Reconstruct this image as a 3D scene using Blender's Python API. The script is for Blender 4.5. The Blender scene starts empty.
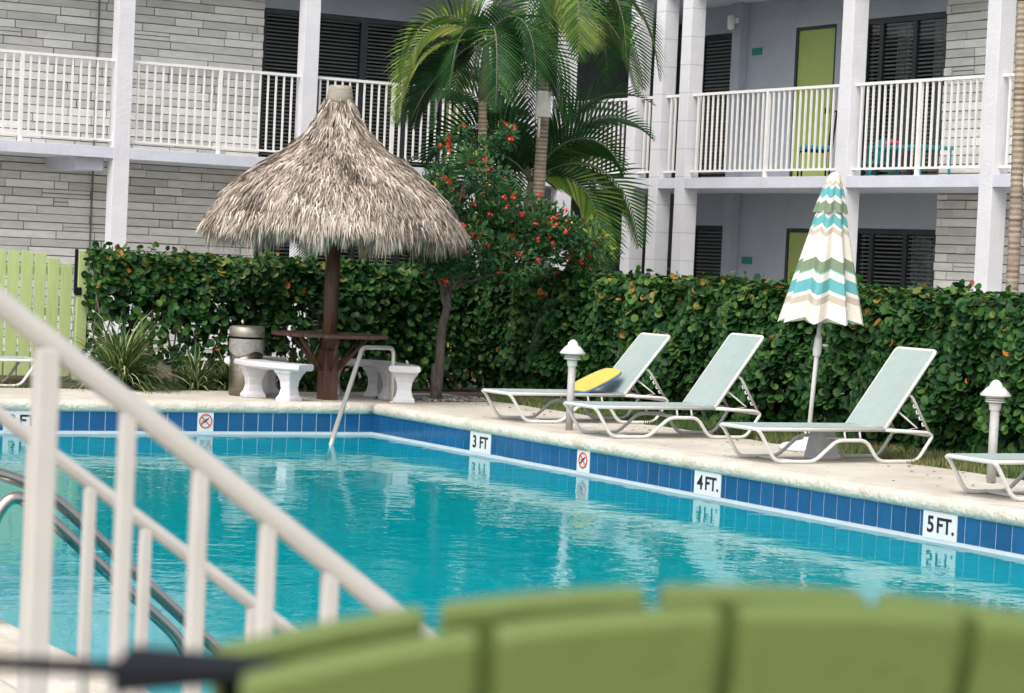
import bpy, math, random
from mathutils import Vector, Matrix
R = math.radians
random.seed(7)
scn = bpy.context.scene
col = scn.collection

# ------------------------------------------------------------------ camera
F_PX, YAW, PITCH, ROLL = 2411.0, .526, .036, .046
fw = Vector((math.sin(YAW)*math.cos(PITCH), math.cos(YAW)*math.cos(PITCH), -math.sin(PITCH)))
rt = Vector((math.cos(YAW), -math.sin(YAW), 0))
up = rt.cross(fw)
cr, sr = math.cos(ROLL), math.sin(ROLL)
r2 = rt*cr + up*sr
u2 = up*cr - rt*sr
cam_d = bpy.data.cameras.new('camera')
cam = bpy.data.objects.new('camera', cam_d); col.objects.link(cam)
m = Matrix((r2, u2, -fw)).transposed().to_4x4()
m.translation = Vector((-11.417, -22.483, 1.586))
cam.matrix_world = m
cam_d.sensor_width = 36
cam_d.lens = F_PX/1024*36
cam_d.clip_start = .1; cam_d.clip_end = 2000
cam_d.dof.use_dof = True
cam_d.dof.focus_distance = 23.0
cam_d.dof.aperture_fstop = 7.5
scn.camera = cam
CAM = m.translation.copy()

# ------------------------------------------------------------------ light
w = bpy.data.worlds.new('World'); scn.world = w; w.use_nodes = True
nt = w.node_tree; bg = nt.nodes['Background']
sky = nt.nodes.new('ShaderNodeTexSky'); sky.sky_type = 'NISHITA'; sky.sun_disc = False
sun_dir = Vector((-.62, -.46, 1.0)).normalized()      # towards the sun
sky.sun_elevation = math.asin(sun_dir.z)
sky.sun_rotation = math.atan2(sun_dir.x, sun_dir.y)
sky.air_density = .9; sky.dust_density = 5.0; sky.ozone_density = .8
hs = nt.nodes.new('ShaderNodeHueSaturation'); hs.inputs['Saturation'].default_value = .45; hs.inputs['Value'].default_value = 1.5
nt.links.new(sky.outputs[0], hs.inputs['Color']); nt.links.new(hs.outputs[0], bg.inputs[0]); bg.inputs[1].default_value = .15
sd = bpy.data.lights.new('sun', 'SUN'); sd.energy = .9; sd.angle = R(35); sd.color = (1, .95, .88)
sun = bpy.data.objects.new('sun', sd); col.objects.link(sun)
sun.rotation_euler = (-sun_dir).to_track_quat('-Z', 'Y').to_euler()
vs = scn.view_settings
vs.view_transform = 'Standard'; vs.look = 'None'; vs.exposure = 0.2; vs.gamma = 1; vs.use_curve_mapping = False

# ------------------------------------------------------------------ materials
def srgb(r, g, b):
    f = lambda c: (c/255/12.92) if c <= 10 else ((c/255+.055)/1.055)**2.4
    return (f(r), f(g), f(b))
def mat(name, c, rough=.6, var=.12, scale=6, bump=0., bscale=60, metal=0., c2=None, stretch=None, spec=.5, tint=None, ramp=None, transl=0.):
    """plain procedural paint / stone: noise between two tones, optional bump, optional per-face tint"""
    M = bpy.data.materials.new(name); M.use_nodes = True
    n = M.node_tree; N = n.nodes; L = n.links
    b = N['Principled BSDF']; b.inputs['Roughness'].default_value = rough
    b.inputs['Metallic'].default_value = metal; b.inputs['Specular IOR Level'].default_value = spec
    tc = N.new('ShaderNodeTexCoord'); mp = N.new('ShaderNodeMapping'); L.new(tc.outputs['Object'], mp.inputs[0])
    if stretch: mp.inputs['Scale'].default_value = stretch
    no = N.new('ShaderNodeTexNoise'); no.inputs['Scale'].default_value = scale; no.inputs['Detail'].default_value = 6
    no.inputs['Roughness'].default_value = .65
    L.new(mp.outputs[0], no.inputs[0])
    cr_ = N.new('ShaderNodeValToRGB'); e = cr_.color_ramp.elements
    lo = c2 if c2 else tuple(x*(1-var*2) for x in c)
    e[0].position = .3; e[0].color = (*lo, 1); e[1].position = .65; e[1].color = (*c, 1)
    L.new(no.outputs[0], cr_.inputs[0])
    out = cr_.outputs[0]
    if tint or ramp:
        at = N.new('ShaderNodeAttribute'); at.attribute_name = 'tint'
        if ramp:
            rp = N.new('ShaderNodeValToRGB'); el = rp.color_ramp.elements
            while len(el) < len(ramp): el.new(.5)
            for i, (p, cc) in enumerate(ramp): el[i].position = p; el[i].color = (*cc, 1)
            L.new(at.outputs['Fac'], rp.inputs[0])
            mx = N.new('ShaderNodeMixRGB'); mx.blend_type = 'MULTIPLY'; mx.inputs[0].default_value = 1
            L.new(rp.outputs[0], mx.inputs[1]); L.new(out, mx.inputs[2]); out = mx.outputs[0]
        else:
            mr = N.new('ShaderNodeMapRange'); mr.inputs[3].default_value = 1-tint; mr.inputs[4].default_value = 1+tint*.6
            L.new(at.outputs['Fac'], mr.inputs[0])
            mx = N.new('ShaderNodeMixRGB'); mx.blend_type = 'MULTIPLY'; mx.inputs[0].default_value = 1
            L.new(out, mx.inputs[1]); L.new(mr.outputs[0], mx.inputs[2]); out = mx.outputs[0]
    L.new(out, b.inputs['Base Color'])
    if bump:
        n2 = N.new('ShaderNodeTexNoise'); n2.inputs['Scale'].default_value = bscale; n2.inputs['Detail'].default_value = 5
        L.new(mp.outputs[0], n2.inputs[0])
        bm_ = N.new('ShaderNodeBump'); bm_.inputs['Strength'].default_value = bump; bm_.inputs['Distance'].default_value = .02
        L.new(n2.outputs[0], bm_.inputs['Height']); L.new(bm_.outputs[0], b.inputs['Normal'])
    if transl:
        tr = N.new('ShaderNodeBsdfTranslucent'); L.new(out, tr.inputs[0])
        ms = N.new('ShaderNodeMixShader'); ms.inputs[0].default_value = transl
        L.new(b.outputs[0], ms.inputs[1]); L.new(tr.outputs[0], ms.inputs[2])
        L.new(ms.outputs[0], N['Material Output'].inputs[0])
    return M

W1 = (1., 1., 1.)
M = {}
M['white'] = mat('white_paint', (.80, .80, .82), .55, .04, 3, .15, 40)
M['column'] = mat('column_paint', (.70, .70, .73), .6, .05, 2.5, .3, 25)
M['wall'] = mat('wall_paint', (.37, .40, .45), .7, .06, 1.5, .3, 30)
M['shadewall'] = mat('passage_shade', (.10, .105, .12), .8, .1, 2)  # shade of the open passage put into the wall colour
M['soffit'] = mat('soffit_paint', (.62, .64, .68), .7, .05, 2)
M['slab'] = mat('slab_paint', (.62, .64, .71), .6, .07, 3, .3, 20)
M['rail'] = mat('railing_paint', (.82, .81, .78), .4, .04, 8)
M['bounce'] = mat('bounce_concrete', (.50, .51, .50), .85, .12, 1.3, .4, 50)  # for the added ground strips that bounce light
M['stair'] = mat('stair_rail_paint', (.54, .525, .49), .4, .05, 8)
M['stone'] = mat('ledge_stone', (.95, .93, .87), .8, .22, 4, .7, 30, tint=.24, stretch=(1, 1, 4), c2=(.78, .77, .72))
M['mortar'] = mat('mortar', (.20, .20, .18), .9, .1, 8)
M['frame'] = mat('window_frame', (.025, .03, .035), .4, .1, 5)
M['blind'] = mat('blind_slats', (.27, .26, .245), .6, .1, 3)
M['curtain'] = mat('curtain', (.32, .32, .33), .9, .1, 3)
M['roomshade'] = mat('dark_room_backing', (.02, .022, .025), .9, .1, 3)  # darkness of the unlit rooms put into a near-black colour
M['lime'] = mat('lime_door', (.34, .42, .12), .45, .05, 3)
M['lime2'] = mat('lime_gate', (.45, .55, .23), .55, .08, 3, .2, 40, stretch=(6, 6, 1))
M['limechair'] = mat('lime_chair', (.125, .175, .040), .5, .08, 4, .15, 50)
M['deck'] = mat('pool_deck', (.61, .58, .50), .85, .12, 1.1, .6, 70, c2=(.44, .39, .32))
M['coping'] = mat('coping', (.66, .615, .53), .75, .1, 3.5, 1., 24, c2=(.46, .41, .33))
M['plaster'] = mat('pool_plaster', (.42, .80, .82), .8, .05, .6, c2=(.34, .72, .76))
M['tile'] = mat('blue_tile', (.010, .095, .235), .14, .12, 3, .05, 20, tint=.13)
M['grout'] = mat('grout', (.48, .55, .60), .7, .1, 12)
M['trim'] = mat('white_trim', (.55, .59, .63), .35, .06, 5)
M['mark'] = mat('marker_tile', (.66, .66, .65), .25, .03, 5)
M['black'] = mat('black_ink', (.012, .012, .014), .4, .0, 5)
M['red'] = mat('red_ink', (.55, .04, .03), .4, .0, 5)
M['soil'] = mat('garden_soil', (.10, .075, .05), .95, .3, 4, .8, 20)
M['lawn'] = mat('lawn', (.075, .10, .035), .95, .3, 3, .8, 40)
M['thatch'] = mat('thatch', W1, .85, .08, 8, ramp=[(0, (.06, .048, .038)), (.3, (.24, .195, .155)), (.6, (.47, .395, .325)), (1, (.72, .64, .54))])
M['thatchin'] = mat('thatch_inner', (.10, .075, .05), .95, .2, 8)
M['burlap'] = mat('burlap_cap', (.42, .37, .30), .9, .2, 10, .6, 30, stretch=(1, 1, 8))
M['wood'] = mat('stained_wood', (.12, .055, .032), .5, .35, 4, .6, 18, stretch=(7, 7, .8), c2=(.04, .018, .01))
M['concrete'] = mat('white_concrete', (.64, .64, .67), .6, .08, 4, .3, 50)
M['steel'] = mat('brushed_steel', (.62, .60, .56), .28, .1, 8, metal=1.)
M['binlid'] = mat('bin_lid_steel', (.40, .37, .31), .5, .12, 8, metal=.8)
M['bin'] = mat('bin_steel', (.26, .23, .18), .35, .2, 3, metal=.9, stretch=(1, 1, 9))
M['chrome'] = mat('grab_rail_steel', (.72, .70, .66), .32, .05, 6, metal=.7)
M['steel2'] = mat('polished_rail_steel', (.52, .47, .41), .18, .05, 6, metal=1.)
M['plastic'] = mat('clear_bag', (.30, .29, .27), .3, .15, 12, .6, 25)
M['lframe'] = mat('lounger_frame', (.68, .67, .64), .35, .03, 8)
M['sling'] = mat('mint_sling', (.37, .45, .43), .8, .05, 10, .3, 250)
M['yellow'] = mat('yellow_foam', (.56, .48, .10), .6, .1, 14, .2, 60)
M['blue'] = mat('blue_foam', (.03, .16, .45), .5, .05, 6)
M['lamp'] = mat('lamp_enamel', (.64, .62, .60), .4, .04, 8)
M['lamppole'] = mat('lamp_pole', (.42, .41, .40), .5, .1, 10)
M['greyblock'] = mat('grey_block', (.55, .56, .58), .8, .08, 10, .3, 50)
M['trunk'] = mat('palm_trunk', W1, .9, .15, 14, .5, 40, ramp=[(0, (.13, .10, .07)), (.5, (.36, .29, .21)), (1, (.52, .44, .34))])
M['shaft'] = mat('palm_crownshaft', (.11, .14, .07), .6, .25, 5, stretch=(4, 4, 1), c2=(.16, .13, .10))
M['frond'] = mat('palm_leaflets', W1, .45, .12, 5, ramp=[(0, (.010, .045, .016)), (.45, (.032, .115, .028)), (.68, (.13, .235, .03)), (.85, (.30, .34, .05)), (1, (.52, .46, .18))], transl=.3, spec=.3)
M['deadfrond'] = mat('dry_frond', (.36, .29, .18), .9, .2, 6)
M['bark'] = mat('bark', (.17, .14, .12), .9, .3, 10, .8, 40, stretch=(3, 3, 1))
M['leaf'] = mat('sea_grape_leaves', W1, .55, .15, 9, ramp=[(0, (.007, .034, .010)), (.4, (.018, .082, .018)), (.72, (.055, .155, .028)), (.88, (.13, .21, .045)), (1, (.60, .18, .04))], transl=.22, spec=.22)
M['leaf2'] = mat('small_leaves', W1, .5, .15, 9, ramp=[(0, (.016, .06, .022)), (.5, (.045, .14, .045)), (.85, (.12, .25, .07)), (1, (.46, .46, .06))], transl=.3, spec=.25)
M['flower'] = mat('red_blossom', (.80, .045, .02), .5, .1, 20, transl=.2)
M['yflower'] = mat('yellow_blossom', (.80, .52, .03), .5, .1, 20, transl=.2)
M['strap'] = mat('variegated_leaves', W1, .5, .1, 9, ramp=[(0, (.03, .07, .02)), (.5, (.085, .16, .04)), (.8, (.30, .36, .13)), (1, (.60, .58, .34))], transl=.2)
M['grass'] = mat('grass_blades', W1, .7, .1, 9, ramp=[(0, (.04, .09, .02)), (.5, (.09, .17, .04)), (.8, (.26, .24, .09)), (1, (.34, .24, .13))], transl=.2)
M['pebble'] = mat('pebbles', W1, .7, .1, 20, ramp=[(0, (.06, .06, .07)), (.5, (.22, .20, .19)), (1, (.50, .44, .38))])
M['deadleaf'] = mat('fallen_leaves', (.28, .09, .05), .8, .3, 20)
M['terrace'] = mat('terrace', (.55, .50, .43), .85, .12, 2, .4, 60)
M['teal'] = mat('teal_plastic', (.02, .30, .32), .5, .05, 8)
M['plaque'] = mat('plaque_teal', (.01, .20, .15), .4, .05, 8)
M['pink'] = mat('pink_cloth', (.65, .06, .16), .7, .05, 8)
M['blackmetal'] = mat('black_metal', (.008, .010, .014), .8, .1, 8, spec=.2)
M['boxp'] = mat('box_enamel', (.88, .87, .80), .5, .08, 6)
M['pier'] = mat('block_pier_paint', (.68, .68, .71), .6, .05, 2.5, .3, 25)
def weave(Mt):
    n = Mt.node_tree; N = n.nodes.new; L = n.links.new; b = n.nodes['Principled BSDF']
    tc = N('ShaderNodeTexCoord'); w1 = N('ShaderNodeTexWave'); w1.bands_direction = 'Y'; w1.inputs['Scale'].default_value = 26; w1.inputs['Distortion'].default_value = .6
    L(tc.outputs['Object'], w1.inputs[0]); mr = N('ShaderNodeMapRange'); mr.inputs[3].default_value = .86; mr.inputs[4].default_value = 1.06; L(w1.outputs['Fac'], mr.inputs[0])
    mx = N('ShaderNodeMixRGB'); mx.blend_type = 'MULTIPLY'; mx.inputs[0].default_value = 1
    src = b.inputs['Base Color'].links[0].from_socket; L(src, mx.inputs[1]); L(mr.outputs[0], mx.inputs[2]); L(mx.outputs[0], b.inputs['Base Color'])
    tr = N('ShaderNodeBsdfTransparent'); ms = N('ShaderNodeMixShader'); ms.inputs[0].default_value = .10
    L(b.outputs[0], ms.inputs[1]); L(tr.outputs[0], ms.inputs[2]); L(ms.outputs[0], n.nodes['Material Output'].inputs[0])
weave(M['sling'])
def joints(Mt, H=.42):
    n = Mt.node_tree; N = n.nodes.new; L = n.links.new; b = n.nodes['Principled BSDF']
    tc = N('ShaderNodeTexCoord'); sp = N('ShaderNodeSeparateXYZ'); L(tc.outputs['Object'], sp.inputs[0])
    d = N('ShaderNodeMath'); d.operation = 'DIVIDE'; d.inputs[1].default_value = H; L(sp.outputs[2], d.inputs[0])
    f = N('ShaderNodeMath'); f.operation = 'FRACT'; L(d.outputs[0], f.inputs[0])
    g = N('ShaderNodeMath'); g.operation = 'GREATER_THAN'; g.inputs[1].default_value = .03; L(f.outputs[0], g.inputs[0])
    mx = N('ShaderNodeMixRGB'); mx.blend_type = 'MIX'; L(g.outputs[0], mx.inputs[0]); mx.inputs[1].default_value = (.45, .46, .49, 1)
    src = b.inputs['Base Color'].links[0].from_socket; L(src, mx.inputs[2]); L(mx.outputs[0], b.inputs['Base Color'])
joints(M['pier'])
M['glass'] = bpy.data.materials.new('window_glass'); M['glass'].use_nodes = True
_n = M['glass'].node_tree; _n.nodes.clear()
_o = _n.nodes.new('ShaderNodeOutputMaterial'); _g = _n.nodes.new('ShaderNodeBsdfGlossy'); _t = _n.nodes.new('ShaderNodeBsdfTransparent')
_g.inputs['Roughness'].default_value = .02; _t.inputs[0].default_value = (.85, .88, .88, 1)
_l = _n.nodes.new('ShaderNodeLayerWeight'); _l.inputs[0].default_value = .5
_f = _n.nodes.new('ShaderNodeMath'); _f.operation = 'POWER'; _f.inputs[1].default_value = 3.5
_n.links.new(_l.outputs['Facing'], _f.inputs[0])
_m = _n.nodes.new('ShaderNodeMixShader')
_n.links.new(_f.outputs[0], _m.inputs[0]); _n.links.new(_t.outputs[0], _m.inputs[1]); _n.links.new(_g.outputs[0], _m.inputs[2]); _n.links.new(_m.outputs[0], _o.inputs[0])

def water_mat():
    Mt = bpy.data.materials.new('pool_water'); Mt.use_nodes = True
    n = Mt.node_tree; n.nodes.clear(); N = n.nodes.new; L = n.links.new
    o = N('ShaderNodeOutputMaterial'); g = N('ShaderNodeBsdfGlossy'); t = N('ShaderNodeBsdfTransparent')
    g.inputs['Roughness'].default_value = .015
    t.inputs[0].default_value = (.015, .76, .80, 1)
    fr = N('ShaderNodeFresnel'); fr.inputs[0].default_value = 1.33
    tc = N('ShaderNodeTexCoord')
    n1 = N('ShaderNodeTexNoise'); n1.inputs['Scale'].default_value = 5.5; n1.inputs['Detail'].default_value = 2.5
    n2 = N('ShaderNodeTexNoise'); n2.inputs['Scale'].default_value = 1.1; n2.inputs['Detail'].default_value = 1
    L(tc.outputs['Object'], n1.inputs[0]); L(tc.outputs['Object'], n2.inputs[0])
    b1 = N('ShaderNodeBump'); b1.inputs['Strength'].default_value = 1; b1.inputs['Distance'].default_value = .0035
    b2 = N('ShaderNodeBump'); b2.inputs['Strength'].default_value = 1; b2.inputs['Distance'].default_value = .009
    L(n1.outputs[0], b1.inputs['Height']); L(n2.outputs[0], b2.inputs['Height']); L(b2.outputs[0], b1.inputs['Normal'])
    L(b1.outputs[0], g.inputs['Normal']); L(b1.outputs[0], fr.inputs['Normal'])
    mx = N('ShaderNodeMixShader'); L(fr.outputs[0], mx.inputs[0]); L(t.outputs[0], mx.inputs[1]); L(g.outputs[0], mx.inputs[2]); L(mx.outputs[0], o.inputs[0])
    return Mt
M['water'] = water_mat()

# umbrella cloth: chevron bands in the cloth itself, by height attribute
def umb_mat():
    Mt = bpy.data.materials.new('striped_canvas'); Mt.use_nodes = True
    n = Mt.node_tree; N = n.nodes.new; L = n.links.new; b = n.nodes['Principled BSDF']; b.inputs['Roughness'].default_value = .85
    at = N('ShaderNodeAttribute'); at.attribute_name = 'tint'
    rp = N('ShaderNodeValToRGB'); rp.color_ramp.interpolation = 'CONSTANT'
    cream, taupe, teal, green = (.66, .63, .55), (.44, .38, .30), (.10, .34, .35), (.17, .22, .14)
    st = [(0, green), (.025, cream), (.12, taupe), (.155, cream), (.175, teal), (.235, cream), (.275, (.2, .45, .4)), (.285, green), (.34, cream), (.47, taupe), (.50, cream), (.512, teal), (.565, cream), (.60, (.2, .45, .4)), (.61, green), (.665, cream),
          (.74, green), (.82, cream), (.855, teal), (.915, cream), (.93, taupe), (.955, cream)]
    el = rp.color_ramp.elements
    while len(el) < len(st): el.new(.5)
    for i, (p, c) in enumerate(st): el[i].position = p; el[i].color = (*c, 1)
    L(at.outputs['Fac'], rp.inputs[0]); L(rp.outputs[0], b.inputs['Base Color'])
    return Mt
M['canvas'] = umb_mat()

# ------------------------------------------------------------------ helpers
class MB:
    def __init__(s): s.v = []; s.f = []; s.t = []; s.vt = None
    def add(s, vs_, fs, t=.5):
        o = len(s.v); s.v += [tuple(v) for v in vs_]
        s.f += [tuple(i+o for i in f) for f in fs]; s.t += [t]*len(fs)
    def box(s, a, b, t=.5):
        x0, y0, z0 = [min(p, q) for p, q in zip(a, b)]; x1, y1, z1 = [max(p, q) for p, q in zip(a, b)]
        s.add([(x0,y0,z0),(x1,y0,z0),(x1,y1,z0),(x0,y1,z0),(x0,y0,z1),(x1,y0,z1),(x1,y1,z1),(x0,y1,z1)],
              [(0,3,2,1),(4,5,6,7),(0,1,5,4),(1,2,6,5),(2,3,7,6),(3,0,4,7)], t)
    def obox(s, c, ax, ay, az, t=.5):
        c, ax, ay, az = map(Vector, (c, ax, ay, az))
        P = [c+i*ax+j*ay+k*az for k in (-1, 1) for i, j in ((-1,-1),(1,-1),(1,1),(-1,1))]
        s.add(P, [(0,3,2,1),(4,5,6,7),(0,1,5,4),(1,2,6,5),(2,3,7,6),(3,0,4,7)], t)
    def tube(s, pts, r, n=8, closed=False, t=.5, cap=True, sx=1.):
        pts = [Vector(p) for p in pts]; rs = r if isinstance(r, (list, tuple)) else [r]*len(pts)
        N = len(pts); o = len(s.v); prev = None
        for i, p in enumerate(pts):
            if closed: d = pts[(i+1) % N]-pts[i-1]
            else: d = pts[min(i+1, N-1)]-pts[max(i-1, 0)]
            d.normalize()
            if prev is None:
                a = Vector((0,0,1)) if abs(d.z) < .9 else Vector((1,0,0)); u = d.cross(a).normalized()
            else:
                u = (prev-d*prev.dot(d)).normalized()
            prev = u; v = d.cross(u)
            for k in range(n):
                an = 2*math.pi*k/n; s.v.append(tuple(p+(u*math.cos(an)*sx+v*math.sin(an))*rs[i]))
        M_ = N if closed else N-1
        for i in range(M_):
            for k in range(n):
                a, b = o+i*n+k, o+i*n+(k+1) % n; c, d_ = o+((i+1) % N)*n+(k+1) % n, o+((i+1) % N)*n+k
                s.f.append((a, b, c, d_)); s.t.append(t)
        if cap and not closed:
            s.f.append(tuple(o+k for k in range(n))[::-1]); s.t.append(t)
            s.f.append(tuple(o+(N-1)*n+k for k in range(n))); s.t.append(t)
    def lathe(s, prof, c=(0,0,0), n=24, t=.5):
        o = len(s.v)
        for r, z in prof:
            for k in range(n):
                a = 2*math.pi*k/n; s.v.append((c[0]+r*math.cos(a), c[1]+r*math.sin(a), c[2]+z))
        for i in range(len(prof)-1):
            for k in range(n):
                s.f.append((o+i*n+k, o+i*n+(k+1) % n, o+(i+1)*n+(k+1) % n, o+(i+1)*n+k)); s.t.append(t)
        s.f.append(tuple(o+k for k in range(n))[::-1]); s.t.append(t)
        s.f.append(tuple(o+(len(prof)-1)*n+k for k in range(n))); s.t.append(t)
    def build(s, name, m_, parent=None, smooth=False, bevel=0., label=None, mats=None):
        me = bpy.data.meshes.new(name); me.from_pydata(s.v, [], s.f)
        at = me.attributes.new('tint', 'FLOAT', 'FACE'); at.data.foreach_set('value', s.t)
        if s.vt is not None:
            me.attributes.remove(me.attributes['tint'])
            at = me.attributes.new('tint', 'FLOAT', 'POINT'); at.data.foreach_set('value', s.vt)
        me.materials.append(m_)
        me.update()
        if smooth: me.polygons.foreach_set('use_smooth', [True]*len(me.polygons))
        o = bpy.data.objects.new(name, me); col.objects.link(o)
        if parent: o.parent = parent
        if bevel:
            b = o.modifiers.new('bevel', 'BEVEL'); b.width = bevel; b.segments = 2; b.limit_method = 'ANGLE'
        if label: o['label'] = label
        return o
def tag(o, label=None, cat=None, group=None, kind=None):
    if label: o['label'] = label
    if cat: o['category'] = cat
    if group: o['group'] = group
    if kind: o['kind'] = kind
    return o
def thing(name, loc, label, cat, group=None, rz=0.):
    e = bpy.data.objects.new(name, None); e.empty_display_size = .1; col.objects.link(e)
    e.location = loc; e.rotation_euler = (0, 0, rz)
    return tag(e, label, cat, group)
def copy_tree(o, parent=None):
    c = o.copy(); col.objects.link(c); c.parent = parent
    for ch in [x for x in bpy.data.objects if x.parent is o]: copy_tree(ch, c)
    return c
def rounded(pts, r, n=5):
    """polyline with its inner corners rounded"""
    pts = [Vector(p) for p in pts]; out = [pts[0]]
    for i in range(1, len(pts)-1):
        a, b, c = pts[i-1], pts[i], pts[i+1]
        d1 = (a-b); d2 = (c-b); rr = min(r, d1.length*.48, d2.length*.48)
        p0 = b+d1.normalized()*rr; p2 = b+d2.normalized()*rr
        for k in range(n+1):
            q = k/n; out.append(p0*(1-q)**2+b*2*q*(1-q)+p2*q*q)
    out.append(pts[-1]); return out
rnd = random.random
def ru(a, b): return random.uniform(a, b)
def rvec():
    while True:
        v = Vector((ru(-1,1), ru(-1,1), ru(-1,1)))
        if .05 < v.length < 1: return v.normalized()
def leaf_disc(mb, c, nrm, r, t, n=7, cup=.18, elong=1.):
    nrm = nrm.normalized(); a = nrm.cross(Vector((.3, .5, .8))).normalized(); b = nrm.cross(a)
    ph = rnd()*6.28; P = [c]
    for k in range(n):
        an = ph+2*math.pi*k/n; P.append(c+(a*math.cos(an)*elong+b*math.sin(an))*r+nrm*cup*r*abs(math.sin(an-ph)))
    mb.add(P, [(0, k+1, (k+1) % n+1) for k in range(n)], t)
def leaf_blade(mb, c, d, nrm, L_, w_, t):
    d = d.normalized(); s = d.cross(nrm)
    if s.length < 1e-3: s = d.orthogonal()
    s.normalize(); n_ = s.cross(d)
    mb.add([c, c+d*L_*.45+s*w_*.5, c+d*L_-n_*L_*.12, c+d*L_*.45-s*w_*.5], [(0,1,2,3)], t)

# ------------------------------------------------------------------ ground, deck, pool
PX0, PX1, PY0, PY1 = -8.25, 0., -17., 0.
XR_ = 8.89
def ring(name, m_, z, out, hole, kind='structure'):
    X0, X1, Y0, Y1 = out; x0, x1, y0, y1 = hole
    mb = MB()
    V = [(X0,Y0,z),(X1,Y0,z),(X1,Y1,z),(X0,Y1,z),(x0,y0,z),(x1,y0,z),(x1,y1,z),(x0,y1,z)]
    mb.add(V, [(0,1,5,4),(1,2,6,5),(2,3,7,6),(3,0,4,7)])
    return tag(mb.build(name, m_), kind=kind)
ring('ground', M['soil'], -.03, (-500, 500, -500, 500), (PX0-.2, PX1+.2, PY0-.2, PY1+.2))
# deck: two sheets round the pool
ring('pool_deck', M['deck'], 0., (-20, 1.92, -40, 2.0), (PX0-.2, PX1+.2, PY0-.2, PY1+.2))
lawn = MB(); lawn.add([(-30, 2.0, -.012), (-3.0, 2.0, -.012), (-3.0, 3.4, -.012), (-30, 3.4, -.012)], [(0,1,2,3)])
tag(lawn.build('lawn', M['lawn']), kind='structure')
lawn = MB(); lawn.add([(1.93, -40, -.015), (9.5, -40, -.015), (9.5, 1.6, -.015), (1.93, 1.6, -.015)], [(0,1,2,3)])
tag(lawn.build('lawn', M['lawn']), kind='structure')

bnc = MB(); bnc.add([(-14, 8.6, -.008), (XR_+3, 8.6, -.008), (XR_+3, 14, -.008), (-14, 14, -.008)], [(0,1,2,3)])  # added pale strips, unseen, bouncing light up into the building recesses
tag(bnc.build('bounce_paving', M['bounce']), kind='structure')
bnc = MB(); bnc.add([(XR_-1.7, -20, -.006), (XR_+1.7, -20, -.006), (XR_+1.7, 8.6, -.006), (XR_-1.7, 8.6, -.006)], [(0,1,2,3)])
tag(bnc.build('bounce_paving', M['bounce']), kind='structure')

# pool shell
WZ = -.312
mb = MB()
zb = -2.6
mb.add([(PX0,PY0,zb),(PX1,PY0,zb),(PX1,PY1,zb),(PX0,PY1,zb)], [(0,1,2,3)])
for a, b in (((PX0,PY0),(PX1,PY0)), ((PX1,PY0),(PX1,PY1)), ((PX1,PY1),(PX0,PY1)), ((PX0,PY1),(PX0,PY0))):
    mb.add([(*a,zb),(*b,zb),(*b,-.05),(*a,-.05)], [(0,1,2,3)])
tag(mb.build('pool_basin', M['plaster']), kind='structure')
# tile band: every tile a small slab on a grout bed
gm = MB(); tm = MB(); wt = MB()
ZT, ZB = -.10, -.284
e = .004
gm.box((PX0, -e, ZB), (PX1-e, .02, ZT+.02)); gm.box((-e, PY0, ZB), (.02, .02, ZT+.02))
gm.box((PX0-.02, PY0, ZB), (PX0+e, PY1, ZT+.02))
T = .164
x = PX1-.008
while x > PX0:
    x0 = max(x-T+.010, PX0); tm.box((x0, -.009, ZB+.004), (x, -e-.0005, ZT+.012), rnd()); x -= T
y = PY1-.010
while y > PY0:
    tm.box((-.009, y-T+.010, ZB+.004), (-e-.0005, y, ZT+.012), rnd()); tm.box((PX0+e+.0005, y-T+.010, ZB+.004), (PX0+.009, y, ZT+.012), rnd()); y -= T
wt.box((PX0, -.013, -.33), (PX1-.013, -.001, ZB)); wt.box((-.013, PY0, -.33), (-.001, PY1, ZB)); wt.box((PX0+.001, PY0, -.33), (PX0+.013, PY1, ZB))
tag(gm.build('tile_bed', M['grout']), kind='structure')
tag(tm.build('pool_tiles', M['tile']), kind='structure')
tag(wt.build('waterline_trim', M['trim']), kind='structure')
mb = MB(); mb.add([(PX0-.001,PY0,WZ),(PX1-.0005,PY0,WZ),(PX1-.0005,PY1-.0005,WZ),(PX0-.001,PY1-.0005,WZ)], [(0,1,2,3)])
tag(mb.build('water', M['water']), kind='structure')

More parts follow.
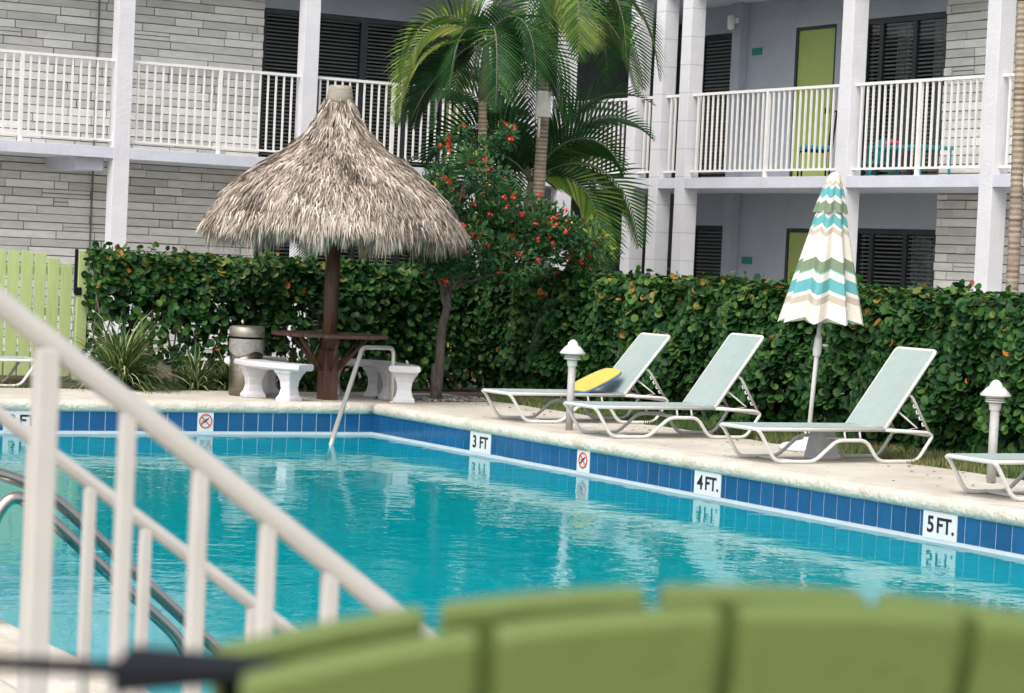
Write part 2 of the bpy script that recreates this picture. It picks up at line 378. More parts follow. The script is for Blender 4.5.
# bull-nosed coping swept round the pool
def coping():
    mb = MB()
    prof = [(.40, .003), (.30, .010), (.18, .018), (.06, .020), (.0, .016), (-.025, .002), (-.038, -.022), (-.040, -.050), (-.030, -.078), (-.008, -.095), (.05, -.098)]
    cor = [(PX0, PY0), (PX1, PY0), (PX1, PY1), (PX0, PY1)]
    path = []
    for i in range(4):
        p, q, n_ = Vector(cor[i-1]), Vector(cor[i]), Vector(cor[(i+1) % 4])
        d1 = (q-p).normalized(); d2 = (n_-q).normalized()
        # corner as a tight arc: offset direction turns from normal 1 to normal 2
        n1 = Vector((d1.y, -d1.x)); n2 = Vector((d2.y, -d2.x))
        for k in range(7):
            a = k/6; nn = (n1*(1-a)+n2*a); path.append((q.copy(), nn if True else nn))
        L_ = (n_-q).length; K = int(L_/.12)
        for k in range(1, K): path.append((q+d2*L_*k/K, n2))
    P = len(prof); rng = random.Random(3)
    wob = [rng.uniform(-1, 1) for _ in path]; wob = [sum(wob[(i+j) % len(wob)] for j in range(-2, 3))/5 for i in range(len(wob))]
    for (q, nn), wv in zip(path, wob):
        for a, z in prof:
            k = 1+.0*a
            off = nn*(a*k)
            zz = z+(.006*wv if -.04 < z < .02 and a < .3 else 0)
            mb.v.append((q.x+off.x-(nn.x*.004*wv if a < 0 else 0), q.y+off.y-(nn.y*.004*wv if a < 0 else 0), zz))
    N_ = len(path)
    for i in range(N_):
        for k in range(P-1):
            mb.f.append((i*P+k, i*P+k+1, ((i+1) % N_)*P+k+1, ((i+1) % N_)*P+k)); mb.t.append(.5)
    return tag(mb.build('coping', M['coping'], smooth=True), kind='structure')
coping()

# ------------------------------------------------------------------ depth markers
def text_mesh(txt, size, bold=.012):
    cu = bpy.data.curves.new('letters', 'FONT'); cu.body = txt; cu.size = size; cu.offset = bold*size; cu.extrude = .0012
    cu.align_x = 'CENTER'; cu.align_y = 'CENTER'
    o = bpy.data.objects.new('letters', cu); col.objects.link(o)
    bpy.context.view_layer.update()
    me = bpy.data.meshes.new_from_object(o.evaluated_get(bpy.context.evaluated_depsgraph_get()))
    bpy.data.objects.remove(o); return me
def marker(pos, side, txt, w_, label):
    """side 'E': on the right wall (text runs along -Y); 'N': on the far wall (text runs along +X)"""
    rz = R(-90) if side == 'E' else 0
    t = thing('depth_marker' if txt else 'no_diving_sign', pos, label, 'pool marker', None, rz)
    h0, h1 = -.105, -.288   # local frame: x right, -y out of the wall
    b = MB(); b.box((-w_/2, -.016, h1+.002), (w_/2, -.0095, h0+.015)); b.build('tile_face', M['mark'], t)
    def put(me, name, m_, loc, sx=1.):
        o = bpy.data.objects.new(name, me); me.materials.clear(); me.materials.append(m_); col.objects.link(o)
        o.parent = t; o.location = loc; o.rotation_euler = (R(90), 0, 0); o.scale = (sx, 1, 1)
    if txt:
        num, ft = txt
        wide = w_ > .3
        put(text_mesh(num, .165, .022), 'number', M['black'], (-w_*.27, -.0175, -.190), 1.0)
        put(text_mesh(ft, .155, .022), 'lettering', M['black'], (w_*.17, -.0175, -.190), 1.0)
    else:
        c = MB()
        ring_ = [(.066*math.cos(a*math.pi/16), -.0185, -.178+.066*math.sin(a*math.pi/16)) for a in range(32)]
        c.tube(ring_, .0065, 6, closed=True)
        c.tube([(-.045, -.0185, -.133), (.045, -.0185, -.223)], .0065, 6); c.build('prohibition_ring', M['red'], t)
        d = MB(); d.tube([(.035, -.0175, -.148), (.0, -.0175, -.172), (-.035, -.0175, -.205)], [.004, .011, .004], 6)
        d.tube([(-.012, -.0175, -.183), (-.04, -.0175, -.178)], .004, 5); d.lathe([(.001, -.008), (.008, -.004), (.008, .004), (.001, .008)], (-.042, -.0175, -.205), 8)
        d.build('diver_symbol', M['black'], t)
marker((0, -2.32, 0), 'E', ('3', 'FT'), .40, 'white 3 FT depth marker tile on the right pool wall')
marker((0, -6.155, 0), 'E', ('4', 'FT.'), .38, 'white 4 FT. depth marker tile in the blue tile band')
marker((0, -9.09, 0), 'E', ('5', 'FT.'), .37, 'white 5 FT. depth marker tile nearest the right frame edge')
marker((-3.80, 0, 0), 'N', ('3', 'FT.'), .38, 'white FT. depth marker tile on the far pool wall behind the railing')
marker((0, -4.205, 0), 'E', None, .21, 'no diving symbol tile between the 3 FT and 4 FT. markers on the right wall')
marker((-1.895, 0, 0), 'N', None, .17, 'no diving symbol tile on the far pool wall left of the exit rail')

# ------------------------------------------------------------------ building
bld = thing('motel_building', (0, 0, 0), 'two storey white motel with stone walls, open walkways and white balcony railings behind the hedge', 'building')
YL, XR = 10.3, 8.89
YW, XW = 11.8, 10.4
S0, S1, CEIL = 2.77, 2.93, 5.72
def box_part(name, a, b, m_, parent=None, bevel=.004, label=None):
    q = MB(); q.box(a, b); return q.build(name, m_, parent or bld, bevel=bevel, label=label)
# slabs and roof
box_part('walkway_slab', (-14, YL+.003, S0), (XR+.002, YW+.1, S1), M['slab']); box_part('walkway_slab', (XR+.003, -14, S0+.001), (XW+.1, 13.5, S1-.001), M['slab'])
box_part('roof', (-14, YL+.002, CEIL), (XR, 18, CEIL+.25), M['soffit']); box_part('roof', (XR+.002, -14, CEIL+.002), (18, 18.2, CEIL+.252), M['soffit'])
# wall: left wing brick, both storeys
def ledge_wall(axis, a0, a1, z0, z1, plane, sign, seed, z_open=None):
    rg = random.Random(seed); st = MB(); z = z0; H = .122
    while z < z1-.02:
        h = min(H, z1-z); p = a0-rg.uniform(0, .6)
        while p < a1:
            L_ = rg.choice([.22, .45, .6, .75, .9, 1.1, 1.35]); q0, q1 = max(p, a0), min(p+L_-.014, a1)
            if q1-q0 > .03:
                d = rg.uniform(.010, .034); tt = rg.random()
                split = rg.random() < .09 and L_ < .8
                for zz0, zz1 in ([(z, z+h/2-.01), (z+h/2, z+h-.014)] if split else [(z, z+h-.014)]):
                    jz = rg.uniform(-.003, .003)
                    if axis == 'x': st.box((q0, plane-d, zz0+jz), (q1, plane+.002, zz1+jz), tt)
                    else: st.box((plane-d, q0, zz0+jz), (plane+.002, q1, zz1+jz), tt)
            p += L_
        z += H
    st.build('stone_wall', M['stone'], bld, bevel=.003)
ledge_wall('x', -9, 3.80, 0, S0, YW, -1, 11); ledge_wall('x', -9, 3.80, S1, CEIL, YW, -1, 12)
ledge_wall('y', -2.2, 3.53, 0, S0, XW, -1, 13); ledge_wall('y', -2.2, 3.53, S1, CEIL, XW, -1, 14)
def parts(name, m_, boxes, bevel=0.):
    for a, b in boxes: q = MB(); q.box(a, b); q.build(name, m_, bld, bevel=bevel)
parts('mortar_backing', M['mortar'], [((-14, YW+.001, 0), (3.8, YW+.2, CEIL)), ((XW+.001, -14, 0), (XW+.2, 3.53, CEIL))])
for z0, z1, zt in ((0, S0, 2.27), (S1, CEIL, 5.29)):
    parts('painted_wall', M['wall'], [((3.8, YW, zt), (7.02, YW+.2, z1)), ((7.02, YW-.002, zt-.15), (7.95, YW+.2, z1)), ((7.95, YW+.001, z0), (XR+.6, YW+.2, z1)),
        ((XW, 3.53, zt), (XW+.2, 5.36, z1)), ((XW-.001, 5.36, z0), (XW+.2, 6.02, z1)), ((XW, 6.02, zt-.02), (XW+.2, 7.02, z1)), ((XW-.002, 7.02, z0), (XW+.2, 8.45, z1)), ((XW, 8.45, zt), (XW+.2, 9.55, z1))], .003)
    parts('pilaster', M['wall'], [((XW-.16, 8.24, z0), (XW-.003, 8.46, z1))], .004)
parts('passage_wall', M['shadewall'], [((9.4, 11.9, 0), (14, 12.1, CEIL)), ((11.9, 9.56, 0), (12.1, 11.899, CEIL)), ((XW+.002, 9.55, 0), (11.899, 9.75, CEIL))])
parts('dark_room_backing', M['roomshade'], [((3.6, YW+.9, 0), (XR, YW+1.0, CEIL)), ((XW+.9, 3, 0), (XW+1.0, 9.5, CEIL))])  # near-black sheets behind the windows, block light and stand for unlit rooms
parts('floor_plate', M['roomshade'], [((3.5, YW+.2, S0), (XR, YW+.95, S1)), ((XW+.2, 3, S0), (XW+.95, 9.5, S1))])
# beams under the slab
for a in (.1,):
    box_part('beam', (a+.3, YL+.2, S0-.18), (a+.72, YW, S0-.001), M['slab'])
# columns
for x0 in (.89, 3.81, 6.75, 7.59, 8.33):
    wd = .245 if x0 < 7 else .25
    box_part('column', (x0, YL, 0), (x0+wd, YL+.22, CEIL), M['column'])
for y0 in (9.27, 8.56, 7.84, 3.93, .97, -2.1, -5.2):
    wd = .25
    c = MB(); c.box((XR, y0-wd, 0), (XR+.25, y0, CEIL))
    c.build('column', M['pier'] if y0 > 7 else M['column'], bld, bevel=.006)
box_part('downpipe', (1.11, YW-.06, 0), (1.135, YW-.036, CEIL), M['mortar'])
# railings
def railing(axis, a0, a1, plane, posts):
    q = MB(); c = plane+.11
    def B(p0, p1, c0, c1, z0, z1):
        (q.box((p0, c0, z0), (p1, c1, z1)) if axis == 'x' else q.box((c0, p0, z0), (c1, p1, z1)))
    B(a0, a1, c-.024, c+.024, 4.155, 4.195); B(a0, a1, c-.018, c+.018, 3.015, 3.045)
    n = round((a1-a0)/.125)
    pi = [round((p-a0)/(a1-a0)*n) for p in posts]
    for i in range(1, n):
        p = a0+(a1-a0)*i/n
        if i in pi: B(p-.026, p+.026, c-.026, c+.026, S1-.01, 4.156)
        else: B(p-.0125, p+.0125, c-.0125, c+.0125, 3.04, 4.157)
    q.build('balcony_railing', M['rail'], bld, bevel=0)
railing('x', -2.2, .89, YL, [-.42]); railing('x', 1.135, 3.81, YL, [2.50]); railing('x', 4.025, 6.75, YL, [5.4]); railing('x', 6.965, 7.59, YL, []); railing('x', 7.805, 8.33, YL, [])
for a0, a1, ps in ((9.27, 11.2, []), (8.56, 9.02, []), (7.84, 8.31, []), (3.93, 7.59, [5.72]), (.97, 3.68, [2.30]), (-2.1, .72, [-.6]), (-5.2, -2.35, [])):
    railing('y', a0, a1, XR, ps)
# windows: frame + blinds + curtain + glass
def window(axis, a0, a1, z0, z1, plane, mull, label=None, curtain=()):
    f = MB()
    def B(q, p0, p1, d0, d1, zz0, zz1, t=.5):
        (q.box((p0, plane+d0, zz0), (p1, plane+d1, zz1), t) if axis == 'x' else q.box((plane+d0, p0, zz0), (plane+d1, p1, zz1), t))
    for p0, p1, zz0, zz1 in ((a0, a0+.06, z0, z1), (a1-.06, a1, z0, z1), (a0+.06, a1-.06, z1-.07, z1), (a0+.06, a1-.06, z0, z0+.05)):
        B(f, p0, p1, .02, .10, zz0, zz1)
    for mm in mull: B(f, mm-.04, mm+.04, .025, .095, z0+.05, z1-.07)
    fo = f.build('window', M['frame'], bld, label=label)
    s = MB(); z = z0+.08
    while z < z1-.09:
        B(s, a0+.07, a1-.07, .068, .092, z, z+.022); z += .058
    s.build('blinds', M['blind'], fo)
    if curtain:
        c = MB()
        for c0, c1 in curtain:
            k = c0
            while k < c1:
                B(c, k, min(k+.05, c1), .10+ru(0, .04), .16, z0+.05, z1-.08); k += .055
        c.build('curtain', M['curtain'], fo)
    g = MB(); B(g, a0+.06, a1-.06, .055, .060, z0+.05, z1-.07); g.build('pane', M['glass'], fo)
window('x', 3.80, 5.55, S1+.02, 5.28, YW, [4.7]); window('x', 5.55, 7.02, S1+.02, 5.28, YW, [6.3])
window('x', 3.80, 7.02, .1, 2.265, YW, [4.7, 5.5, 6.3])
window('y', 3.53, 5.36, S1+.02, 5.28, XW, [4.25, 5.0], curtain=((3.6, 3.95), (4.45, 4.75)))
window('y', 8.45, 9.55, S1+.02, 5.28, XW, [])
window('y', 3.53, 5.36, .1, 2.265, XW, [4.25, 5.0], curtain=((3.6, 4.2),))
window('y', 8.45, 9.55, .1, 2.265, XW, [])
# doors
def door(axis, a0, a1, z0, z1, plane, label):
    q = MB(); f = MB()
    def B(q, p0, p1, d0, d1, zz0, zz1):
        (q.box((p0, plane+d0, zz0), (p1, plane+d1, zz1)) if axis == 'x' else q.box((plane+d0, p0, zz0), (plane+d1, p1, zz1)))
    B(q, a0+.05, a1-.05, .03, .08, z0+.02, z1-.05); d = q.build('door', M['lime'], bld, bevel=.004, label=label)
    B(f, a0, a0+.05, .01, .12, z0, z1); B(f, a1-.05, a1, .01, .12, z0, z1); B(f, a0+.05, a1-.05, .01, .12, z1-.05, z1)
    f.build('door_frame', M['frame'], d)
    h = MB(); k = a0+.12
    B(h, k, k+.035, -.03, .03, z0+1.02, z0+1.10); h.build('handle', M['blackmetal'], d)
door('y', 6.02, 7.02, S1, 5.27, XW, 'lime green upstairs door'); door('y', 6.02, 7.02, 0, 2.24, XW, 'shaded lime green ground floor door')
door('x', 7.02, 7.95, S1, 5.06, YW, 'lime green door behind the palms'); door('x', 7.02, 7.95, 0, 2.10, YW, None)

def plaque(z, label):
    t = MB(); t.box((-.012, -.13, -.055), (0, .13, .055)); o = t.build('room_plaque', M['plaque'], bevel=.003)
    o.location = (XW-.004, 7.98, z); tag(o, label, 'plaque')
plaque(4.96, 'small teal room plaque on the upstairs wall left of the lime door'); plaque(1.74, 'small teal room plaque on the ground floor wall under the balcony')
wl = thing('wall_lamp', (10.24, 8.36, 5.42), 'small outdoor wall lamp on the upstairs pilaster by the dark window', 'lamp')
q = MB(); q.box((-.05, -.06, -.02), (0, .06, .06)); q.build('bracket', M['boxp'], wl)
q = MB(); q.lathe([(.03, -.12), (.055, -.10), (.055, .08), (.03, .10)], (-.10, 0, 0), 12); q.build('lamp_shade', M['boxp'], wl, True)

# upstairs furniture
ch = thing('balcony_chair', (9.75, 5.55, S1), 'small chair with teal cushion in front of the upstairs lime door', 'chair')
q = MB()
for sx in (-.22, .22):
    q.tube(rounded([(sx, .2, 0), (sx, .2, .42), (sx, -.22, .42), (sx, -.26, .95)], .06), .013, 6); q.tube([(sx, -.2, 0), (sx, -.2, .42)], .013, 6)
q.tube(rounded([(-.22, -.26, .9), (-.2, -.27, 1.0), (.2, -.27, 1.0), (.22, -.26, .9)], .06), .013, 6); q.build('chair_frame', M['blackmetal'], ch)
q = MB(); q.box((-.21, -.2, .43), (.21, .2, .50)); q.build('seat_cushion', M['teal'], ch, bevel=.02)
ch.rotation_euler = (0, 0, R(60))
tb = thing('balcony_table', (9.65, 3.3, S1), 'teal table on the upstairs balcony behind the railing', 'table')
q = MB(); q.box((-.3, -.62, .40), (.3, .62, .44)); q.build('tabletop', M['teal'], tb, bevel=.008)
for sx in (-.25, .25):
    for sy in (-.55, .55):
        q = MB(); q.tube([(sx, sy, 0), (sx, sy, .40)], .02, 8); q.build('leg', M['teal'], tb)
q = MB()
for k in range(6): q.lathe([(.02, -.04), (.06, -.02), (.07, .01), (.02, .04)], (ru(-.08, .08), ru(-.1, .1), ru(-.02, .03)), 8)
o = q.build('folded_towel', M['pink'], None, True); o.location = (9.65, 3.72, S1+.485); tag(o, 'crumpled pink towel lying on the teal balcony table', 'towel')
ch2 = thing('balcony_chair', (9.55, 3.95, S1), 'low teal chair at the left end of the teal balcony table', 'chair')
q = MB(); q.box((-.2, -.2, .2), (.2, .2, .24)); q.build('seat', M['teal'], ch2, bevel=.01)
q = MB(); q.box((.17, -.2, .25), (.2, .2, .55)); q.build('backrest', M['teal'], ch2, bevel=.01)
q = MB()
for sx in (-.17, .17):
    for sy in (-.17, .17): q.tube([(sx, sy, 0), (sx, sy, .2)], .016, 6)
q.build('leg_frame', M['teal'], ch2)

# ------------------------------------------------------------------ hedge
hg = thing('hedge', (2.9, 3.0, 0), 'dense clipped sea grape hedge with round green and orange leaves along the pool deck', 'hedge')
fo = MB(); rg = random.Random(21)
def hedge_leaf(p, out, dens_in, r=None):
    nrm = (out*.9+Vector((0, 0, .55))+rvec()*.75)
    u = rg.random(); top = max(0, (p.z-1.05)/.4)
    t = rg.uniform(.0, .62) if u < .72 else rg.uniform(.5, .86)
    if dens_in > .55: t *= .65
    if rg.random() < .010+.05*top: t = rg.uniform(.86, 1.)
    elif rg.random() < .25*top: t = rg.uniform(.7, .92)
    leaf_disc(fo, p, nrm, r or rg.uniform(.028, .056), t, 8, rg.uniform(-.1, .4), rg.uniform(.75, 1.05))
off = Vector((2.9, 3.0, 0)); HX = -1.98
def lump(a, b): return .07*math.sin(a*3.1+1.3*math.sin(b*2.7))+.05*math.sin(a*7.3+b*4.)
# left section (thin, gaps): along X from -2.25 to 3
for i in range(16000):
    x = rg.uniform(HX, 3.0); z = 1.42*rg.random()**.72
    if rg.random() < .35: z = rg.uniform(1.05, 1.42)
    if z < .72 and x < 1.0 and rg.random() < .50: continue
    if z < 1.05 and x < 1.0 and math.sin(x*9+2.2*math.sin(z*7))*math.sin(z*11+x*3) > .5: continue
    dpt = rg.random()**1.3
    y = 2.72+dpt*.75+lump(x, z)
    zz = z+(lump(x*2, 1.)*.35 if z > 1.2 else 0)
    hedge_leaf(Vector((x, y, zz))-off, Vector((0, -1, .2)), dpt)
# right section: along Y from 3 to -11 (dense)
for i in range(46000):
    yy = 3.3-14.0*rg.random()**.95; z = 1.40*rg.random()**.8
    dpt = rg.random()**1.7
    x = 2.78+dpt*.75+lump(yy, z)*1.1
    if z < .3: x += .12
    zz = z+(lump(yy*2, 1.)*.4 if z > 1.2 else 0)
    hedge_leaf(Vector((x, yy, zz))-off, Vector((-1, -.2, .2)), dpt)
# top of both
for i in range(7000):
    yy = rg.uniform(-10.7, 3.3); x = rg.uniform(2.8, 3.7); p = Vector((x, yy, 1.385+lump(yy*2, 1.)*.4+rg.uniform(-.06, .07)))
    hedge_leaf(p-off, Vector((0, 0, 1)), 0)
for i in range(2600):
    x = rg.uniform(HX, 3.0); p = Vector((x, rg.uniform(2.75, 3.5), 1.385+lump(x*2, 1.)*.35+rg.uniform(-.06, .07)))
    hedge_leaf(p-off, Vector((0, 0, 1)), 0)
for i in range(210):      # loose sprigs standing out of the clipped top and face
    if rg.random() < .3: p = Vector((rg.uniform(HX, 3), rg.uniform(2.75, 3.4), 1.38))
    else: p = Vector((rg.uniform(2.8, 3.5), rg.uniform(-10.5, 3), 1.38))
    d = Vector((rg.uniform(-.5, .5), rg.uniform(-.5, .5), 1)).normalized()
    for k in range(rg.randint(3, 6)):
        hedge_leaf(p+d*(.03+.03*k)+rvec()*.025-off, rvec(), 0, rg.uniform(.018, .045))
fo.build('foliage', M['leaf'], hg)
st = MB()
for i in range(170):
    if i < 70: p = Vector((rg.uniform(HX+.1, 2.9), rg.uniform(2.9, 3.3), 0))
    else: p = Vector((rg.uniform(3.0, 3.4), rg.uniform(-10.5, 3.2), 0))
    a = p.copy(); pts = [a-off]
    for k in range(5):
        a = a+Vector((rg.uniform(-.1, .1), rg.uniform(-.08, .08), .26)); pts.append(a-off)
    st.tube(pts, [.014, .012, .010, .009, .007, .004], 5)
tag(st.build('stems', M['bark'], hg), kind='stuff')

# ------------------------------------------------------------------ gate
GY = 3.52
gt = thing('garden_gate', (-2.69, GY, 0), 'pale lime picket gate with arched top and black latch left of the hedge', 'gate')
q = MB(); x = -1.05
gx0, gx1 = -1.55, .62
k = gx0
n = 14
for i in range(n):
    x0 = gx0+(gx1-gx0)*i/n; xm = x0+.06
    h = 1.44-.16*max(0, (xm-.05)/.55)**1.6 if xm > 0 else 1.44-.10*max(0, (-xm-.55)/.9)**2
    for (a, b) in ((x0+.005, x0+.137),):
        q.add([(a, -.012, .04), (b, -.012, .04), (b, -.012, h-.012), (a, -.012, h), (a, .012, .04), (b, .012, .04), (b, .012, h-.012), (a, .012, h)],
              [(0,1,2,3),(5,4,7,6),(1,5,6,2),(4,0,3,7),(3,2,6,7),(0,4,5,1)])
q.build('picket_panel', M['lime2'], gt, bevel=.004)
for z in (.22, .72, 1.18): 
    q = MB(); q.box((gx0, .013, z), (gx1, .05, z+.09)); q.build('cross_rail', M['lime2'], gt, bevel=.003)
q = MB(); q.box((.655, -.05, 0), (.775, .06, 1.47)); q.build('gate_post', M['lime2'], gt, bevel=.006)
q = MB(); q.box((.617, -.045, .98), (.647, -.015, 1.48)); q.box((.617, -.06, .96), (.70, -.052, 1.05)); q.build('latch', M['blackmetal'], gt, bevel=.004)

# ------------------------------------------------------------------ thatched tiki umbrella with table
tk = thing('thatched_umbrella', (-.17, .78, 0), 'thatched palapa umbrella on a dark wooden post with round wooden table', 'thatched umbrella')
q = MB(); q.tube([(0, 0, .0), (0, 0, 2.2)], .080, 10); q.build('post', M['wood'], tk, True)
q = MB()
q.obox((0, 0, .27), (.085, 0, 0), (0, .085, 0), (0, 0, .27)); q.obox((0, 0, .40), (.10, 0, 0), (0, .045, 0), (0, 0, .13)); q.obox((0, 0, .401), (.045, 0, 0), (0, .10, 0), (0, 0, .13))
q.build('post_cladding', M['wood'], tk, bevel=.006)
q = MB()
for k in range(9):
    yv = -.52+k*.13; hw = math.sqrt(max(.0, .60**2-(yv)**2))
    if hw > .1: q.box((-hw, yv-.062, .675), (hw, yv+.062, .71))
q.build('tabletop', M['wood'], tk, bevel=.004)
for k in range(6):
    a = k*math.pi/3+.3; c_, s_ = math.cos(a), math.sin(a)
    q = MB(); q.tube([(.10*c_, .10*s_, .32), (.25*c_, .25*s_, .48), (.42*c_, .42*s_, .674)], .022, 6); q.build('table_brace', M['wood'], tk, True)
prof = [(3.36, .12), (3.20, .115), (3.05, .17), (2.90, .26), (2.75, .38), (2.62, .54), (2.50, .72), (2.36, .92), (2.18, 1.12), (1.98, 1.27), (1.82, 1.36)]
def trad(z):
    for (z0, r0), (z1, r1) in zip(prof, prof[1:]):
        if z1 <= z <= z0: return r0+(r1-r0)*(z0-z)/(z0-z1)
    return prof[-1][1] if z < prof[-1][0] else prof[0][1]
q = MB(); q.lathe([(.09, 3.30)]+[(r*.93-.02, z) for z, r in prof[1:]], (0, 0, 0), 40); q.build('thatch_core', M['thatchin'], tk, True)
q = MB(); rg = random.Random(5)
TH = 36000
# sample along slope by area
seg = []
for (z0, r0), (z1, r1) in zip(prof[1:], prof[2:]): seg.append(((z0, r0, z1, r1), math.hypot(z1-z0, r1-r0)*(r0+r1)))
tot = sum(s[1] for s in seg)
for i in range(TH):
    u = rg.random()*tot
    for (z0, r0, z1, r1), a in seg:
        if u < a: break
        u -= a
    f = rg.random(); z = z0+(z1-z0)*f; r = r0+(r1-r0)*f; an = rg.random()*2*math.pi
    er = Vector((math.cos(an), math.sin(an), 0)); et = Vector((-math.sin(an), math.cos(an), 0))
    dn = (er*(r1-r0)+Vector((0, 0, z1-z0))).normalized(); nn = et.cross(dn); nn = nn if nn.dot(er) > 0 else -nn
    if nn.z < 0: nn = -nn
    base = er*r+Vector((0, 0, z))+nn*(rg.uniform(-.015, .04)+.025*math.sin(an*9+z*5)*math.sin(z*13))
    d = (dn+et*rg.uniform(-.42, .42)+nn*rg.uniform(-.02, .20)).normalized()
    L_ = rg.uniform(.08, .19); wd = rg.uniform(.003, .008)
    sd_ = (et+nn*rg.uniform(-.7, .7)).normalized()
    bend = Vector((0, 0, -1))*L_*rg.uniform(.05, .3)
    p1 = base+d*L_*.55; p2 = base+d*L_+bend
    q.add([base-sd_*wd, base+sd_*wd, p1+sd_*wd*.9, p1-sd_*wd*.9, p2], [(0,1,2,3),(3,2,4)], min(1, max(0, rg.gauss(.52, .26)+.10*math.sin(an*5+z*6)-.22*(math.sin(an*7+2)*math.sin(z*8+an*3) > .62))))
for i in range(7500):       # shaggy fringe hanging at the eave
    an = rg.random()*2*math.pi; er = Vector((math.cos(an), math.sin(an), 0)); et = Vector((-math.sin(an), math.cos(an), 0))
    clump = .06*math.sin(an*11)+.05*math.sin(an*23+1)+.03*math.sin(an*41)
    r = 1.36-rg.random()**1.5*.40; z = 1.88-(1.36-r)*.05+rg.uniform(-.03, .08)
    L_ = rg.uniform(.12, .27)+clump; wd = rg.uniform(.004, .010)
    base = er*r+Vector((0, 0, z)); d = (Vector((0, 0, -1))+er*rg.uniform(-.06, .30)+et*rg.uniform(-.16, .16)).normalized()
    sd_ = (et+er*rg.uniform(-.8, .8)).normalized()
    p1 = base+d*L_*.6; p2 = base+d*L_+Vector((0, 0, -.02))
    q.add([base-sd_*wd, base+sd_*wd, p1+sd_*wd, p1-sd_*wd, p2], [(0,1,2,3),(3,2,4)], min(1, max(0, rg.gauss(.6, .24))))
q.build('thatch', M['thatch'], tk)
q = MB(); q.lathe([(.135, 3.17), (.145, 3.19), (.140, 3.24), (.130, 3.30), (.122, 3.345), (.10, 3.35)], (0, 0, 0), 20); q.build('cap', M['burlap'], tk, True)
q = MB()
for k in range(10):
    a = k*math.pi/5; q.tube([(.1*math.cos(a), .1*math.sin(a), 2.1), (1.25*math.cos(a), 1.25*math.sin(a), 1.86)], .02, 6)
q.build('rafters', M['wood'], tk)

# ------------------------------------------------------------------ concrete benches
def bench_obj(loc, rz, L_, label):
    t = thing('concrete_bench', loc, label, 'bench', 'white concrete benches around the thatched umbrella', rz)
    Rc = 1.15; n = 14; q = MB(); half = L_/2/Rc
    # slab, slightly curved in plan with a chamfered edge
    lv = [(.34, -.02), (.36, -.0), (.385, 0), (.40, -.018)]
    rows = []
    for z, ins in ((.33, .025), (.352, 0), (.385, 0), (.40, .015)):
        row = []
        for i in range(n+1):
            a = -half+2*half*i/n; rr = Rc-.17+ins; row.append((rr*math.sin(a*(1-ins*.4)), rr*math.cos(a)-Rc, z))
        for i in range(n, -1, -1):
            a = -half+2*half*i/n; rr = Rc+.17-ins; row.append((rr*math.sin(a*(1-ins*.4)), rr*math.cos(a)-Rc, z))
        rows.append(row)
    m_ = len(rows[0]); V = [p for r_ in rows for p in r_]; F = [tuple(range(m_))[::-1], tuple(range(3*m_, 4*m_))]
    for k in range(3):
        for i in range(m_): F.append((k*m_+i, k*m_+(i+1) % m_, (k+1)*m_+(i+1) % m_, (k+1)*m_+i))
    q.add(V, F); q.build('seat', M['concrete'], t)
    for sgn in (-1, 1):
        a = sgn*half*.62; q = MB(); pr = [(.0, .125), (.04, .125), (.07, .10), (.14, .082), (.22, .092), (.28, .12), (.31, .145), (.335, .15)]
        V = []; F = []
        for z, hw in pr:
            for sx, sy in ((-1,-1),(1,-1),(1,1),(-1,1)): V.append((sx*hw*.72, sy*hw*.95, z))
        for k in range(len(pr)-1):
            for i in range(4): F.append((k*4+i, k*4+(i+1) % 4, k*4+4+(i+1) % 4, k*4+4+i))
        F += [(3,2,1,0), tuple(len(pr)*4-4+i for i in range(4))]
        q.add(V, F); o = q.build('leg', M['concrete'], t, bevel=.012); o.location = (Rc*math.sin(a), Rc*math.cos(a)-Rc, 0); o.rotation_euler = (0, 0, -a)
    return t
TC = Vector((-.17, .78, 0))
def bench_at(px, py, L_, label):
    d = Vector((px, py, 0)); return bench_obj(d, math.atan2(-(px-TC.x), (py-TC.y)), L_, label)
bench_at(-.94, .62, 1.04, 'white concrete bench in front of the steel bin, nearest left of the post')
bench_at(-.70, 1.55, .80, 'white concrete bench behind the front left bench, beside the wooden post')
bench_at(.52, 1.50, .80, 'white concrete bench mostly hidden behind the wooden post')
bench_at(.62, .62, .80, 'white concrete bench seen end on behind the pool exit rail')

# bin
bn = thing('trash_bin', (-.92, 1.25, 0), 'cylindrical brushed steel bin with clear bag behind the white bench', 'bin')
q = MB(); q.lathe([(.165, 0), (.175, .02), (.175, .60)], (0, 0, 0), 28); q.build('body', M['bin'], bn, True)
q = MB(); q.lathe([(.178, .63), (.185, .64), (.185, .735), (.16, .745), (.12, .735)], (0, 0, 0), 28); q.build('lid', M['binlid'], bn, True)
q = MB(); q.lathe([(.150, .58), (.150, .64)], (0, 0, 0), 28); q.build('opening_band', M['blackmetal'], bn, True)
q = MB(); rg = random.Random(4); n = 36
V = []; F = []
for k, (z, r) in enumerate(((.61, .179), (.56, .182), (.50, .186), (.45, .180))):
    for i in range(n): V.append(((r+rg.uniform(0, .008))*math.cos(i*2*math.pi/n), (r+rg.uniform(0, .008))*math.sin(i*2*math.pi/n), z+(.03*math.sin(i*.5) if k == 3 else 0)))
for k in range(3):
    for i in range(n): F.append((k*n+i, k*n+(i+1) % n, (k+1)*n+(i+1) % n, (k+1)*n+i))
q.add(V, F); q.build('bag', M['plastic'], bn, True)

